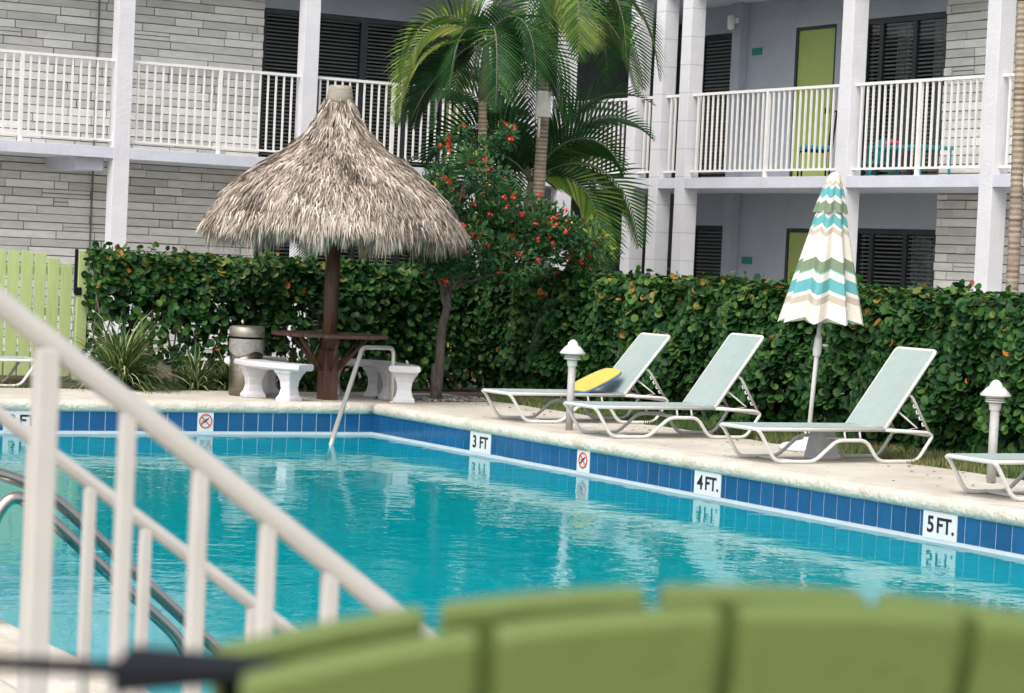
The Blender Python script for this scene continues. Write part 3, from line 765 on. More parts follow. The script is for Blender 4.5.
# strappy plants
def strappy(loc, n, L_, seed, label, spread=1., vt=1.):
    rg = random.Random(seed); q = MB()
    for i in range(n):
        a = rg.random()*6.283; el = rg.uniform(.2, 1.35); l = L_*rg.uniform(.6, 1.1); w_ = rg.uniform(.008, .016)
        d = Vector((math.cos(a)*math.cos(el)*spread, math.sin(a)*math.cos(el)*spread, math.sin(el))).normalized(); s_ = Vector((-math.sin(a), math.cos(a), 0))
        p = Vector((rg.uniform(-.08, .08), rg.uniform(-.08, .08), 0)); t = rg.random()**1.2*vt; pts = []
        for k in range(6):
            ww = w_*(1-(k/5)**2*.95); pts += [p-s_*ww, p+s_*ww]; p = p+d*l/5; d = (d+Vector((0, 0, -.22-.05*k))).normalized()
        q.add(pts, [(2*k, 2*k+1, 2*k+3, 2*k+2) for k in range(5)], t)
    o = q.build('strap_leaf_plant', M['strap'], None); o.location = loc; return tag(o, label, 'plant')
strappy((-1.98, 2.15, 0), 620, 1.0, 1, 'large striped strap leaf plant right of the lime gate')
strappy((-1.10, 2.25, 0), 170, .62, 2, 'striped strap leaf plant left of the steel bin')
strappy((-.62, 2.35, 0), 220, .62, 3, 'strap leaf plant between the steel bin and the wooden post', vt=.8)
strappy((.35, 2.5, 0), 160, .70, 4, 'strap leaf plant against the hedge behind the wooden post', vt=.7)

# ------------------------------------------------------------------ pool exit rails
gr = thing('pool_exit_rail', (.42, .40, 0), 'single bent stainless steel rail rising from the pool corner', 'grab rail')
q = MB(); a = Vector((0, 0, 0)); base = Vector((.42, .40, 0))
q.tube(rounded([Vector((.42, .40, .0))-base, Vector((.40, .38, .585))-base, Vector((-.13, .06, .60))-base, Vector((-.93, -1.0, -.20))-base, Vector((-1.15, -1.3, -.45))-base], .09, 6), .024, 10); q.build('rail', M['chrome'], gr, True)
q = MB(); q.lathe([(.05, 0), (.05, .012), (.03, .02)], (0, 0, .0), 16); q.build('floor_flange', M['chrome'], gr, True)
for lab, pts in (('nearer curved steel handrail, its bend and post visible behind the white stair railing', [(.06, 0, 0), (.06, 0, .45), (.15, 0, .575), (.27, 0, .50), (.88, 0, -.03), (.95, 0, -.14), (.95, 0, -.55)]),
                 ('longer curved steel handrail lying just above and behind the one with the visible bend', [(-.45, .06, 0), (-.45, .06, .60), (-.36, .06, .70), (.10, .06, .655), (.32, .06, .57), (1.14, .06, -.15), (1.2, .06, -.25), (1.2, .06, -.55)])):
    t = thing('pool_handrail', (-8.415, -13.1, -.02), lab, 'grab rail', 'steel pool entry handrails')
    q = MB(); q.tube(rounded(pts, .12, 6), .026, 12); q.build('rail', M['steel2'], t, True)
    q = MB(); q.lathe([(.05, 0), (.05, .012), (.03, .02)], (pts[0][0], pts[0][1], 0), 16); q.build('floor_flange', M['steel2'], t, True)

# ------------------------------------------------------------------ loungers
def lounger(name_loc, label, back=(1.85, .965), rz=0.):
    t = thing('sun_lounger', name_loc, label, 'sun lounger', 'white sling loungers along the pool', rz)
    W = .262; r = .0165
    q = MB()
    q.tube(rounded([(1.33, -W, .285), (0, -W, .285), (0, W, .285), (1.33, W, .285)], .035, 4), r, 8)      # seat frame
    q.tube([(1.33, -W, .285), (1.33, W, .285)], r, 8)
    q.build('seat_frame', M['lframe'], t, True)
    for s in (-1, 1):
        q = MB()
        q.tube(rounded([(.0, s*W, .285), (.04, s*W, .25), (.20, s*W, .016), (.60, s*W, .016), (.83, s*W, .195), (1.14, s*W, .195), (1.28, s*W, .016), (1.70, s*W, .016), (1.86, s*W, .235), (1.80, s*W, .262), (1.33, s*W, .285)], .07, 6), r, 8)
        q.build('leg', M['lframe'], t, True)
    for (s0, z0) in ((.40, .016), (.98, .195), (1.855, .235)):
        q = MB(); q.tube([(s0, -W, z0), (s0, W, z0)], r*.85, 8); q.build('cross_bar', M['lframe'], t, True)
    q = MB()
    for s in (-1, 1):
        for x_ in (.92, 1.08): q.tube([(x_, s*W, .195), (x_-.02, s*W, .28)], r*.6, 6)
    q.build('strut', M['lframe'], t, True)
    def sling(P0, U, V, nv, sag, name):
        q = MB(); nu, nn_ = 14, 8
        for off_ in (0, -.004):
            for a in range(nu+1):
                for b in range(nn_+1):
                    u, v = a/nu, b/nn_
                    q.v.append(tuple(P0+U*u+V*v+nv*(off_-sag*math.sin(math.pi*v)**.8*(.35+.65*math.sin(math.pi*u)))))
        m_ = (nu+1)*(nn_+1)
        for a in range(nu):
            for b in range(nn_):
                k = a*(nn_+1)+b; q.f.append((k, k+1, k+nn_+2, k+nn_+1)); q.f.append((m_+k, m_+k+nn_+1, m_+k+nn_+2, m_+k+1)); q.t += [.5, .5]
        q.build(name, M['sling'], t, True)
    sling(Vector((.012, -W+.006, .303)), Vector((1.318, 0, 0)), Vector((0, 2*W-.012, 0)), Vector((0, 0, 1)), .014, 'seat_sling')
    b0 = Vector((1.33, 0, .29)); b1 = Vector((back[0], 0, back[1])); d = (b1-b0).normalized(); nn = Vector((-d.z, 0, d.x)); Y = Vector((0, 1, 0))
    q = MB(); q.tube(rounded([b0-Y*W, b1-Y*W, b1+Y*W, b0+Y*W], .035, 4), r, 8); q.build('back_frame', M['lframe'], t, True)
    sling(b0+d*.01-Y*(W-.006)+nn*.014, d*((b1-b0).length-.02), Y*(2*W-.012), nn, .014, 'back_sling')
    m0 = b0+d*(.45*(b1-b0).length)
    for s in (-1, 1):
        q = MB(); yy = Y*s*W*.93
        e_ = Vector((1.845, 0, .25))
        q.tube(rounded([m0+yy, m0+yy+Vector((.06, 0, -.02)), e_+yy], .05, 4), r*.8, 8)
        dd = (e_-m0-Vector((.06, 0, -.02)))
        for k in range(4):
            p = m0+Vector((.06, 0, -.02))+dd*(.28+.16*k)+yy; q.tube(rounded([p, p+Vector((-.035, 0, -.012)), p+Vector((-.04, 0, .02))], .01, 2), .007, 5)
        q.build('ratchet_arm', M['lframe'], t, True)
        q = MB(); q.tube([b0+d*.22+yy*.9, Vector((1.72, 0, .30))+yy*.9, Vector((1.48, 0, .262))+yy*.9], r*.65, 6); q.build('prop_bar', M['lframe'], t, True)
    return t
L1 = lounger((.30, -2.02, 0), 'reclined white lounger farthest along the deck, holding the yellow bodyboard', (1.845, .885))
L2 = lounger((.20, -3.74, 0), 'empty white lounger with raised mint back, between the bodyboard lounger and the folded parasol')
L3 = lounger((.29, -6.13, 0), 'white lounger with raised mint back in front of the folded striped parasol')
L4 = lounger((.33, -8.98, 0), 'white lounger cut off by the right frame edge, beside the right garden lamp')
L5 = lounger((-2.93, 2.35, 0), 'white lounger end at the left frame edge in front of the lime gate', rz=math.pi)

# bodyboard
bb = thing('bodyboard', (1.62, -2.0, .33), 'yellow and blue bodyboard leaning on the farthest lounger', 'bodyboard')
def board(z0, z1, name, m_, sc):
    q = MB(); n = 20; P = []
    for i in range(n):
        a = 2*math.pi*i/n; cx, cy = math.cos(a), math.sin(a)
        P.append((.29*abs(cx)**.5*math.copysign(1, cx)*sc, .17*abs(cy)**.4*math.copysign(1, cy)*sc*(1-.18*max(0, cx))))
    q.add([(x_, y_, z0) for x_, y_ in P]+[(x_, y_, z1) for x_, y_ in P], [tuple(range(n))[::-1], tuple(range(n, 2*n))]+[(i, (i+1) % n, n+(i+1) % n, n+i) for i in range(n)])
    q.build(name, m_, bb, bevel=.006)
board(.0, .015, 'slick_bottom', M['blue'], 1.0); board(.0155, .034, 'foam_deck', M['yellow'], .985)
bb.location = (1.44, -2.04, .40); bb.rotation_euler = (R(3), R(-22), R(10))

# ------------------------------------------------------------------ folded parasol
pa = thing('folded_parasol', (1.72, -5.20, 0), 'closed parasol with cream, teal, taupe and green chevron bands behind the third lounger', 'parasol')
lean = Vector((.045, -.02, 1)).normalized()
q = MB(); q.tube([(0, 0, .05), tuple(lean*1.5)], .021, 10); q.tube([tuple(lean*1.5), tuple(lean*2.40)], .017, 10); q.build('pole', M['lframe'], pa, True)
q = MB(); q.tube([tuple(lean*.84), tuple(lean*.86), tuple(lean*.90), tuple(lean*1.0), tuple(lean*1.04)], [.024, .036, .04, .034, .026], 12); q.tube([tuple(lean*.95+Vector((.03, -.03, 0))), tuple(lean*.95+Vector((.075, -.055, 0)))], .011, 8); q.build('crank', M['lframe'], pa, True)
q = MB(); q.lathe([(.25, 0), (.26, .01), (.26, .03), (.22, .06), (.10, .085), (.04, .10), (.03, .22)], (0, 0, 0), 28); q.build('base', M['concrete'], pa, True)
def canopy(zt, zb, rt_, rb, n, v0, v1, name, seed, fold=.16, hem=.03):
    q = MB(); rg = random.Random(seed); K = 16; N_ = n*8; q.vt = []
    ph = [rg.uniform(-.2, .2) for _ in range(n)]; am = [rg.uniform(.7, 1.3) for _ in range(n)]
    for k in range(K+1):
        u = k/K; z = zt+(zb-zt)*u
        for i in range(N_):
            a = 2*math.pi*i/N_; g = (i/8) % n; gi = int(g); fr = g-gi
            tri = 1-abs(2*fr-1)              # 0 at the rib, 1 in mid panel
            rr = rt_+(rb-rt_)*(u**.92)
            rr *= 1+fold*u**.5*am[gi]*(math.cos(2*math.pi*fr)) + .05*math.sin(3*a+seed)*u
            aa = a+ph[gi]*.25*u*math.sin(math.pi*fr)
            zz = z+(hem*tri*am[gi] if k == K else 0)+hem*.0
            q.v.append(tuple(Vector((rr*math.cos(aa), rr*math.sin(aa), 0))+lean*zz)); q.vt.append(v1+(v0-v1)*u + .0 + .030*(tri-.5)*-1)
    for k in range(K):
        for i in range(N_): q.f.append((k*N_+i, k*N_+(i+1) % N_, (k+1)*N_+(i+1) % N_, (k+1)*N_+i)); q.t.append(.5)
    q.vt = [min(.999, max(0.001, x_)) for x_ in q.vt]
    o = q.build(name, M['canvas'], pa, False)
    s = o.modifiers.new('thick', 'SOLIDIFY'); s.thickness = .004
canopy(2.40, 1.14, .055, .335, 8, .015, .735, 'canopy', 3)
canopy(2.47, 2.13, .050, .140, 8, .745, 1., 'vent_flounce', 8, .14, .015)
q = MB(); q.lathe([(.052, -.015), (.056, 0), (.03, .018), (.012, .03)], (0, 0, 0), 14); o = q.build('cap', M['lframe'], pa, True); o.location = lean*2.47

q = MB(); q.add([(-.12,-.10,0),(.12,-.10,0),(.12,.10,0),(-.12,.10,0),(-.085,-.07,.25),(.09,-.07,.25),(.09,.07,.25),(-.085,.07,.25)], [(3,2,1,0),(4,5,6,7),(0,1,5,4),(1,2,6,5),(2,3,7,6),(3,0,4,7)])
o = q.build('concrete_block', M['greyblock'], None, bevel=.012); o.location = (1.28, -5.98, 0); tag(o, 'grey tapered concrete block under the lounger beside the parasol base', 'block')

# ------------------------------------------------------------------ garden lamps
def lamp(loc, s, label):
    t = thing('garden_lamp', loc, label, 'garden lamp', 'low garden bollard lamps')
    q = MB(); q.lathe([(.036, 0), (.036, .60*s)], (0, 0, 0), 16); q.build('pole', M['lamppole'], t, True)
    q = MB(); q.lathe([(.036, .60*s), (.044, .61*s), (.05, .66*s), (.05, .665*s)], (0, 0, 0), 20)
    for k in range(3): q.lathe([(.03, (.675+.018*k)*s), (.082-.004*k, (.672+.018*k)*s), (.078-.004*k, (.683+.018*k)*s), (.03, (.686+.018*k)*s)], (0, 0, 0), 22)
    q.build('louvres', M['lamp'], t, True)
    q = MB(); q.lathe([(.03, .725*s), (.118, .722*s), (.122, .735*s), (.075, .79*s), (.052, .805*s), (.046, .83*s), (.02, .855*s), (.004, .86*s)], (0, 0, 0), 24); q.build('cap', M['lamp'], t, True)
lamp((.50, -3.10, 0), 1.0, 'white capped bollard lamp behind the bodyboard lounger'); lamp((1.42, -7.99, 0), .95, 'white capped bollard lamp at the right by the cut off lounger')

# ------------------------------------------------------------------ grass, pebbles, fallen leaves
q = MB(); rg = random.Random(9)
for i in range(26000):
    if i < 21000: x = 1.90+rg.random()**1.2*1.15; y = rg.uniform(-10.6, 1.4)
    else: x = rg.uniform(-6, -2.95); y = rg.uniform(2.0, 3.4)
    dry = .5+.5*math.sin(y*1.7+.8*math.sin(x*5))*math.sin(x*3+y*.6)
    if y < -5: dry = min(1, dry+.25)
    t = min(1, max(0, dry*.55+rg.gauss(.18, .2))); h = rg.uniform(.03, .085); a = rg.random()*6.28
    p = Vector((x+.05*math.sin(y*6), y, -.012)); s_ = Vector((math.cos(a), math.sin(a), 0))*.006; tip = p+Vector((rg.uniform(-.03, .03), rg.uniform(-.03, .03), h))
    q.add([p-s_, p+s_, tip], [(0,1,2)], t)
tag(q.build('grass', M['grass'], None), 'short grass with dry patches between the deck and the hedge', 'grass', kind='stuff')
q = MB()
for i in range(620):
    a = rg.random()*6.28; r = math.sqrt(rg.random())*.62; c = Vector((1.28+r*math.cos(a)*1.2, 1.02+r*math.sin(a)*.7, .01)); s_ = rg.uniform(.014, .032)
    m0 = len(q.v); q.lathe([(s_*.5, -s_*.4), (s_, 0), (s_*.6, s_*.5)], c, 6, rg.random())
tag(q.build('pebbles', M['pebble'], None, True), 'dark pebbles ringing the foot of the flowering tree', 'pebbles', kind='stuff')
q = MB()
for i in range(150):
    y = rg.uniform(-9, 1.6); x = rg.choice([rg.uniform(1.2, 1.95), rg.uniform(.4, 1.9)]); leaf_disc(q, Vector((x, y, .008)), Vector((rg.uniform(-.3, .3), rg.uniform(-.3, .3), 1)), rg.uniform(.008, .02), .5, 5)
tag(q.build('fallen_leaves', M['deadleaf'], None), 'small red brown leaves scattered on the deck', 'leaves', kind='stuff')

# ------------------------------------------------------------------ flowering tree
ft = thing('flowering_tree', (1.23, .91, 0), 'small tree with red flowers beside the thatched umbrella', 'tree')
q = MB(); rg = random.Random(31)
def limb(a, b, r0, r1, wob=.06, n=6):
    a, b = Vector(a), Vector(b); P = []
    for k in range(n+1):
        u = k/n; P.append(a+(b-a)*u+Vector((rg.uniform(-wob, wob), rg.uniform(-wob, wob), 0))*math.sin(math.pi*u))
    q.tube(P, [r0+(r1-r0)*k/n for k in range(n+1)], 8); return P
limb((0, 0, -.02), (.10, .02, 1.25), .062, .042, .03); limb((-.02, .0, -.02), (-.02, .03, .4), .058, .04, .01)
heads = [(.35, .1, 2.1), (-.05, 0, 1.62), (.9, .05, 2.0), (1.3, .1, 1.95), (.6, .2, 2.5), (.1, -.1, 2.3), (1.7, 0, 1.8), (.3, .0, 2.75)]
for hd in heads: limb((.10, .02, 1.22), hd, .022, .007, .07)
limb((.08, .02, 1.0), (-.14, -.02, 1.75), .026, .012, .03)
q.build('trunk', M['bark'], ft, True)
cl = []
def crown_ok(x, z):
    # outline of the crown in the vertical plane, local coordinates (x right, z up)
    top = 2.62-.22*x if x > .6 else 2.35+.25*math.sin((x+.4)*3)
    if x > 1.1: top = 2.30-.62*(x-1.1)
    lo = 1.38 if x < 1.2 else 1.50
    return lo < z < top
lf = MB(); fl = MB(); yl = MB()
n = 0
while n < 78:
    x = rg.uniform(-.35, 2.05); z = rg.uniform(1.4, 2.95)
    if not crown_ok(x, z): continue
    cl.append((Vector((x, rg.uniform(-.55, .55), z)), rg.uniform(.13, .24))); n += 1
for k in range(9): cl.append((Vector((rg.uniform(.0, .75), rg.uniform(-.3, .3), rg.uniform(2.6, 3.0))), rg.uniform(.08, .13)))
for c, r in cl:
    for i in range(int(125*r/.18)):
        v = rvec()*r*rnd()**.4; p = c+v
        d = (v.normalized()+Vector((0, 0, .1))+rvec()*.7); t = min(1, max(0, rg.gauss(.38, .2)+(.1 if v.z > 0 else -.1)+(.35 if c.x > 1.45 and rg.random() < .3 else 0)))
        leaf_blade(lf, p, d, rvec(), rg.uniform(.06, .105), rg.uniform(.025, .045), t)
for k in range(170):
    c, r = rg.choice(cl); v = (rvec()+Vector((0, -.8, .35))).normalized()*r*1.05
    q_ = yl if k % 16 == 0 else fl
    for j in range(rg.choice([3, 5, 7, 9])):
        leaf_disc(q_, c+v+rvec()*.022, rvec()+Vector((0, -1, .5)), rg.uniform(.010, .019), .5, 5)
lf.build('crown', M['leaf2'], ft); tag(fl.build('red_blossoms', M['flower'], ft), kind='stuff'); tag(yl.build('yellow_blossoms', M['yflower'], ft), kind='stuff')

# ------------------------------------------------------------------ palms
def frond(mb, st_, base, az, el, L_, droop, tint, rg, lw=.048, ll=.58, n=38, side_droop=.38, twist=None):
    twist = rg.uniform(-.95, .95) if twist is None else twist
    d = Vector((math.cos(az)*math.cos(el), math.sin(az)*math.cos(el), math.sin(el))); p = Vector(base); P = [p.copy()]; D = [d.copy()]
    for k in range(n):
        d = (d+Vector((0, 0, -droop/n*(1+1.2*k/n)))).normalized(); p = p+d*L_/n; P.append(p.copy()); D.append(d.copy())
    st_.tube(P[::3]+[P[-1]], [.017*(1-.85*i/(len(P[::3]))) for i in range(len(P[::3])+1)], 5)
    for k in range(4, n+1):
        u = k/n; s = D[k].cross(Vector((0, 0, 1)))
        if s.length < .1: s = Vector((-math.sin(az), math.cos(az), 0))
        s.normalize(); nn = s.cross(D[k]); s, nn = s*math.cos(twist)+nn*math.sin(twist), nn*math.cos(twist)-s*math.sin(twist)
        l = ll*(math.sin(math.pi*min(1, .12+u*.86))**.7)*rg.uniform(.85, 1.1)
        for sg in (-1, 1):
            dd = (s*sg*1.0+D[k]*(.55+.5*u)+nn*.25+Vector((0, 0, -.12))).normalized(); a = P[k].copy(); pts = []
            t = min(1, max(0, tint+rg.gauss(0, .1))); ws = D[k]*1.0
            for j in range(4):
                ww = lw*.5*(1-(j/3)**2*.95) if j else lw*.25
                pts += [a-ws*ww, a+ws*ww]; a = a+dd*l/3; dd = (dd+Vector((0, 0, -side_droop*.38))).normalized()
            mb.add(pts, [(0,1,3,2),(2,3,5,4),(4,5,7,6)], t)
def palm(base, top, r0, r1, shaft, fronds, label, seed, kw=None, ring_=.055):
    rg = random.Random(seed); base = Vector(base); top = Vector(top); kw = kw or {}
    t = thing('palm_tree', base, label, 'palm tree', 'palms growing behind the hedge')
    q = MB(); H = (top-base); n = int(H.length/(ring_/2))
    q.vt = None; pts = []; rs = []; o0 = 0
    for i in range(n+1):
        u = i/n; pts.append(H*u+Vector((.02*math.sin(u*5), .02*math.cos(u*4), 0))); rs.append((r0+(r1-r0)*u)*(1.05 if i % 2 else .97))
    q.tube(pts, rs, 12)
    for i in range(n):
        tv = (.25 if i % 2 else .75)+rg.uniform(-.18, .18)
        for k in range(12): q.t[i*12+k] = min(1, max(0, tv))
    q.build('trunk', M['trunk'], t, True)
    q = MB(); tp = H
    q.tube([tp+Vector((0, 0, -.02)), tp+Vector((0, 0, .12)), tp+Vector((0, 0, shaft*.5)), tp+Vector((0, 0, shaft))], [r1*1.0, r1*1.45, r1*1.3, r1*.7], 12); q.build('crownshaft', M['shaft'], t, True)
    lf_ = MB(); stp = MB(); c = tp+Vector((0, 0, shaft))
    for (az, el, L_, dr, ti, *tw) in fronds: frond(lf_, stp, c, az, el, L_, dr, ti, rg, **kw, twist=tw[0] if tw else None)
    stp.build('frond_stalks', M['shaft'], t, True); lf_.build('fronds', M['frond'], t)
    return t
A = lambda d: R(d)
# azimuth: image right = about -30 deg, image left = 150 deg, towards the camera = -120, away = 60
palm((4.62, 6.0, 0), (4.50, 6.0, 3.70), .066, .058, .75,
     [(A(150), .9, 1.9, 2.9, .72), (A(160), .45, 1.9, 2.2, .66), (A(175), 1.0, 2.0, 2.8, .60), (A(215), .8, 1.7, 2.6, .35), (A(145), -.1, 1.7, 1.2, .25), (A(165), -.35, 1.5, .9, .2), (A(-35), .2, 1.6, 1.6, .25), (A(130), .7, 2.0, 2.8, .3), (A(250), .9, 1.9, 3.3, .4),
      (A(-40), .9, 1.9, 3.0, .45), (A(-10), .7, 2.0, 2.6, .3), (A(30), .8, 2.0, 2.6, .25), (A(80), .9, 2.0, 2.6, .25), (A(110), .6, 2.0, 2.4, .25), (A(-80), 1.1, 1.9, 3.2, .35), (A(160), -.1, 1.6, 1.6, .15), (A(200), .1, 1.7, 2.0, .12)],
     'thin ringed palm behind the thatched umbrella, left of the one carrying the white box', 41)
palm((5.62, 6.5, 0), (5.78, 6.5, 4.45), .088, .078, .9,
     [(A(-30), .6, 2.4, 2.2, .5), (A(-55), .8, 2.0, 2.8, .45), (A(-10), .3, 2.2, 1.8, .5), (A(150), .6, 2.2, 2.6, .55), (A(175), .3, 2.2, 2.6, .6), (A(-100), .8, 2.1, 3.0, .5), (A(-140), .5, 2.1, 2.8, .4),
      (A(20), .6, 2.2, 2.4, .3), (A(60), .8, 2.2, 2.4, .3), (A(110), .5, 2.2, 2.4, .3), (A(-35), -.1, 2.0, 1.4, .55), (A(-60), -.5, 1.0, 1.0, .8), (A(220), .1, 2.0, 2.4, .6)],
     'taller ringed palm carrying the white box on its trunk', 42)
palm((5.95, 7.1, 0), (5.95, 7.1, 2.15), .07, .07, .55,
     [(A(-33), .78, 2.3, 2.2, .50, .8), (A(-38), .62, 2.0, 3.0, .62, -.9), (A(-28), .30, 1.9, 2.0, .4, .5), (A(120), 1.3, 2.4, 1.3, .2), (A(-45), 1.25, 2.4, 1.5, .3), (A(170), 1.15, 2.2, 2.0, .2), (A(-60), 1.1, 1.9, 1.8, .3), (A(-15), 1.15, 2.3, 1.5, .25), (A(140), .9, 2.0, 2.2, .2), (A(165), .6, 2.0, 2.4, .15), (A(185), .9, 2.1, 2.2, .18),
      (A(100), 1.2, 2.2, 1.6, .2), (A(40), 1.1, 2.2, 1.8, .2), (A(70), .9, 2.0, 1.8, .2), (A(150), 1.25, 2.2, 1.4, .22), (A(10), .8, 2.0, 2.2, .2)],
     'low dark green palm between the two ringed palms and the slim piers', 43, dict(lw=.060, ll=.62, side_droop=.22))
palm((3.6, 7.6, 0), (3.6, 7.6, 1.5), .06, .06, .5,
     [(A(150), .9, 2.0, 2.2, .12), (A(120), 1.1, 2.0, 1.8, .15), (A(175), 1.1, 2.0, 2.2, .12), (A(-20), 1.0, 2.0, 2.0, .15), (A(-60), .9, 1.8, 2.2, .2), (A(60), 1.1, 2.0, 1.8, .12), (A(200), .7, 1.7, 2.4, .2), (A(10), 1.2, 2.1, 1.6, .15)],
     'shaded bushy palm between the thatched umbrella and the balcony', 44, dict(lw=.055, ll=.6, side_droop=.25))
palm((4.50, -4.66, 0), (4.50, -4.62, 4.3), .066, .058, .9,
     [(A(-30), 1.0, 2.2, 1.2, .5), (A(20), 1.0, 2.2, 1.2, .5), (A(60), .9, 2.2, 1.2, .4), (A(-80), 1.1, 2.0, 1.0, .5), (A(150), 1.1, 2.0, 1.0, .5), (A(-120), 1.2, 2.0, .9, .4)],
     'slender brown palm trunk at the right frame edge behind the hedge', 45)
bx = MB(); bx.box((-.115, -.05, -.18), (.115, .0, .18)); eb = thing('electrical_box', (5.60, 6.30, 3.75), 'cream electrical box fixed to the taller palm trunk', 'electrical box'); bx.build('enclosure', M['boxp'], eb, bevel=.015)
bx = MB(); bx.tube([(-.05, -.02, -.19), (-.05, -.02, -.46)], .018, 8); bx.build('conduit', M['boxp'], eb, True)

# ------------------------------------------------------------------ terrace, stairs, stair railings
mb = MB(); mb.box((-22, -40, 0.002), (-8.7, -19.62, .45)); mb.box((-22, -19.62, .002), (-10.55, -17.6, .449)); tag(mb.build('terrace', M['terrace']), kind='structure')
mb = MB()
for k in range(2): mb.box((-10.55, -19.615, .003), (-10.55+.24*(2-k), -18.35, .15*(k+1))) if False else mb.box((-10.549+.24*k, -19.615, .003), (-10.549+.24*(k+1), -18.35, .45-.15*(k+1)))
tag(mb.build('terrace_steps', M['terrace']), kind='structure')
def stair_rail(Y, z0, slope, thick, x_post, bals, label):
    t = thing('stair_railing', (x_post, Y, 0), label, 'railing', 'white stair railings by the pool')
    z = lambda x_: z0+slope*(x_)       # x_ measured from the post
    q = MB(); d = Vector((1, 0, slope)).normalized(); nn = Vector((-d.z, 0, d.x))
    a = Vector((-1.1, 0, z(-1.1))); b = Vector((1.45, 0, z(1.45)))
    q.obox((a+b)/2, (b-a)/2, (0, thick*.42, 0), nn*thick*.43); q.build('top_rail', M['stair'], t, bevel=.012)
    q = MB(); c = Vector((0, 0, -.80)); q.obox((a+b)/2+c, (b-a)/2, (0, .014, 0), nn*.014); q.build('bottom_rail', M['stair'], t, bevel=.004)
    for px_, w_ in bals:
        q = MB(); hb = -.80
        w_ *= .78; q.box((px_-w_/2, -w_/2, max(.0, z(px_)+(hb if w_ < .027 else -1.1))), (px_+w_/2, w_/2, z(px_)-thick*.3)); q.build('newel_post' if w_ > .025 else 'baluster', M['stair'], t, bevel=.003)
    return t
X0 = -10.385
bl = [(.008, .038)]+[(x_, .0265) for x_ in (.122, .228, .330, .427, .53, .63, .73, .83)]+[(-.11*k, .0265) for k in range(1, 8)]
stair_rail(-19.5, 1.461, -.715, .036, X0, bl, 'nearer white stair railing sloping down across the lower left, with thick top rail')
bl = [(.106*k, .0255) for k in range(-6, 12)]
stair_rail(-18.5, 1.165, -.70, .029, -9.94, [(b_[0], b_[1]) for b_ in bl], 'farther white stair railing, the thinner one seen lower behind the nearer')

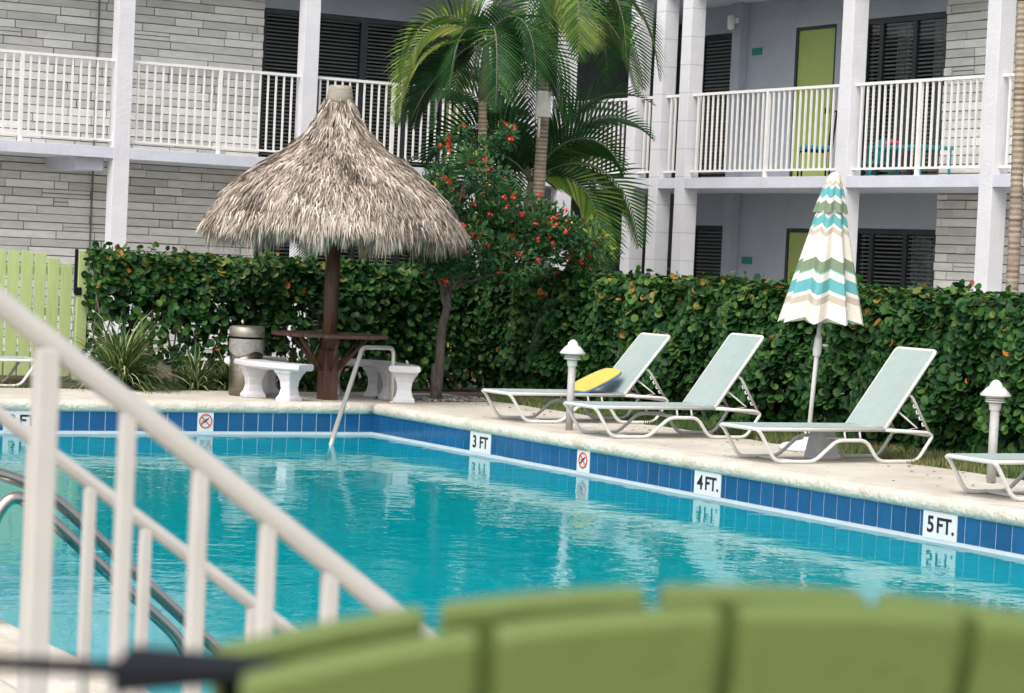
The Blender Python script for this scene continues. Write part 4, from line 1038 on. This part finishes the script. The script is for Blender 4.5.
# ------------------------------------------------------------------ adirondack chairs in the foreground
def cam_pt(px, py, depth):
    X = (px-512)/F_PX*depth; Yv = -(py-346.5)/F_PX*depth
    return CAM+r2*X+u2*Yv+fw*depth
def adirondack(top_c, rz, label, floor=.45):
    """top_c: world point of the middle slat's top; chair faces local +Y, back leans to local -Y"""
    t = thing('adirondack_chair', (0, 0, 0), label, 'garden chair', 'lime green garden chairs in the foreground')
    H = top_c[2]-floor; tilt = R(17)
    L_ = (H-.22)/math.cos(tilt); dv = Vector((0, -math.sin(tilt), math.cos(tilt))); nv = Vector((0, math.cos(tilt), math.sin(tilt)))
    b0 = Vector((0, 0, .22))
    # 5 slats, slight fan, cut to one arc
    ext = [.118, .116, .120, .116, .118]; gap = .009; Wt = sum(ext)+4*gap; x0 = -Wt/2; Rr = 1.05
    for i, wv in enumerate(ext):
        n = 10; V = []; 
        for k in range(n+1):
            xx = x0+wv*k/n; l = L_-(Rr-math.sqrt(max(.001, Rr*Rr-xx*xx)))
            fan = .80+.20
            V.append((xx, l))
        bot = [(x0*.94, .0), ((x0+wv)*.94, .0)]
        P = [bot[0], bot[1]]+[v for v in V[::-1]]
        m_ = len(P); th = .019
        q = MB(); q.add([b0+Vector((x_, 0, 0))+dv*l for x_, l in P]+[b0+Vector((x_, 0, 0))+dv*l+nv*th for x_, l in P],
            [tuple(range(m_)), tuple(range(m_, 2*m_))[::-1]]+[(k, m_+k, m_+(k+1) % m_, (k+1) % m_) for k in range(m_)])
        q.build('back_slat', M['limechair'], t, bevel=.004); x0 += wv+gap
    for l in (.12, L_*.55):
        q = MB(); c = b0+dv*l-nv*.016; q.obox(c, (Wt*.43, 0, 0), dv*.035, nv*.013); q.build('back_brace', M['limechair'], t, bevel=.003)
    for k in range(6):
        q = MB(); q.obox((0, .05+.085*k, .245+.018*k), (.27, 0, 0), (0, .036, .008), (0, 0, .011)); q.build('seat_slat', M['limechair'], t, bevel=.003)
    for s in (-1, 1):
        q = MB(); q.obox((s*.34, .10, .545), (.065, 0, 0), (0, .36, 0), (0, 0, .011)); q.build('armrest', M['limechair'], t, bevel=.01)
        q = MB(); q.obox((s*.30, .40, .265), (.012, 0, 0), (0, .045, 0), (0, 0, .265)); q.build('front_leg', M['limechair'], t, bevel=.004)
        q = MB(); q.add([(s*.285, -.38, 0), (s*.285, .46, .24), (s*.285, .46, .34), (s*.285, -.05, .23), (s*.285, -.46, .04), (s*.265, -.38, 0), (s*.265, .46, .24), (s*.265, .46, .34), (s*.265, -.05, .23), (s*.265, -.46, .04)],
            [(0,1,2,3,4), (9,8,7,6,5)]+[(k, 5+k, 5+(k+1) % 5, (k+1) % 5) for k in range(5)]); q.build('side_rail', M['limechair'], t)
    t.rotation_euler = (0, 0, rz)
    loc = b0+dv*L_; off_ = Matrix.Rotation(rz, 3, 'Z') @ loc
    t.location = (top_c[0]-off_.x, top_c[1]-off_.y, floor)
    return t
adirondack(cam_pt(856, 616, 1.24), R(-21), 'nearest lime green slatted chair back across the bottom edge')
adirondack(cam_pt(768, 596, 1.37), R(-22), 'lime green slatted chair just beyond the nearest one, only its rounded top showing')

# black metal chair arm at the lower left
bc = thing('patio_chair', (0, 0, 0), 'black metal chair arm blurred at the lower left corner', 'chair')
P0 = cam_pt(120, 669, 1.30); P1 = cam_pt(280, 669, 1.30)
d = (P1-P0).normalized(); n2 = Vector((-d.y, d.x, 0)).normalized(); upv = Vector((0, 0, 1))
bc.location = (P0.x, P0.y, .45); B0 = Vector((P0.x, P0.y, .45))
q = MB(); a, b = P0-B0, P1-B0
q.add([a-n2*.03-upv*.009, a+n2*.03-upv*.012, a+n2*.03+upv*.009, a-n2*.03+upv*.008, b-n2*.02-upv*.003, b+n2*.02-upv*.003, b+n2*.02+upv*.003, b-n2*.02+upv*.003],
      [(0,1,2,3),(7,6,5,4),(0,4,5,1),(1,5,6,2),(2,6,7,3),(3,7,4,0)]); q.build('armrest', M['blackmetal'], bc, bevel=.003)
q = MB(); q.tube([a+d*.0, cam_pt(-160, 655, 1.34)-B0], .0045, 8); q.build('back_rail', M['blackmetal'], bc, True)
q = MB(); c = b-d*.025; q.tube([c, Vector((c.x, c.y, 0))], .007, 8); q.tube([cam_pt(-150, 655, 1.34)-B0, Vector(((cam_pt(-150, 655, 1.34)-B0).x, (cam_pt(-150, 655, 1.34)-B0).y, 0))], .007, 8); q.build('leg', M['blackmetal'], bc, True)
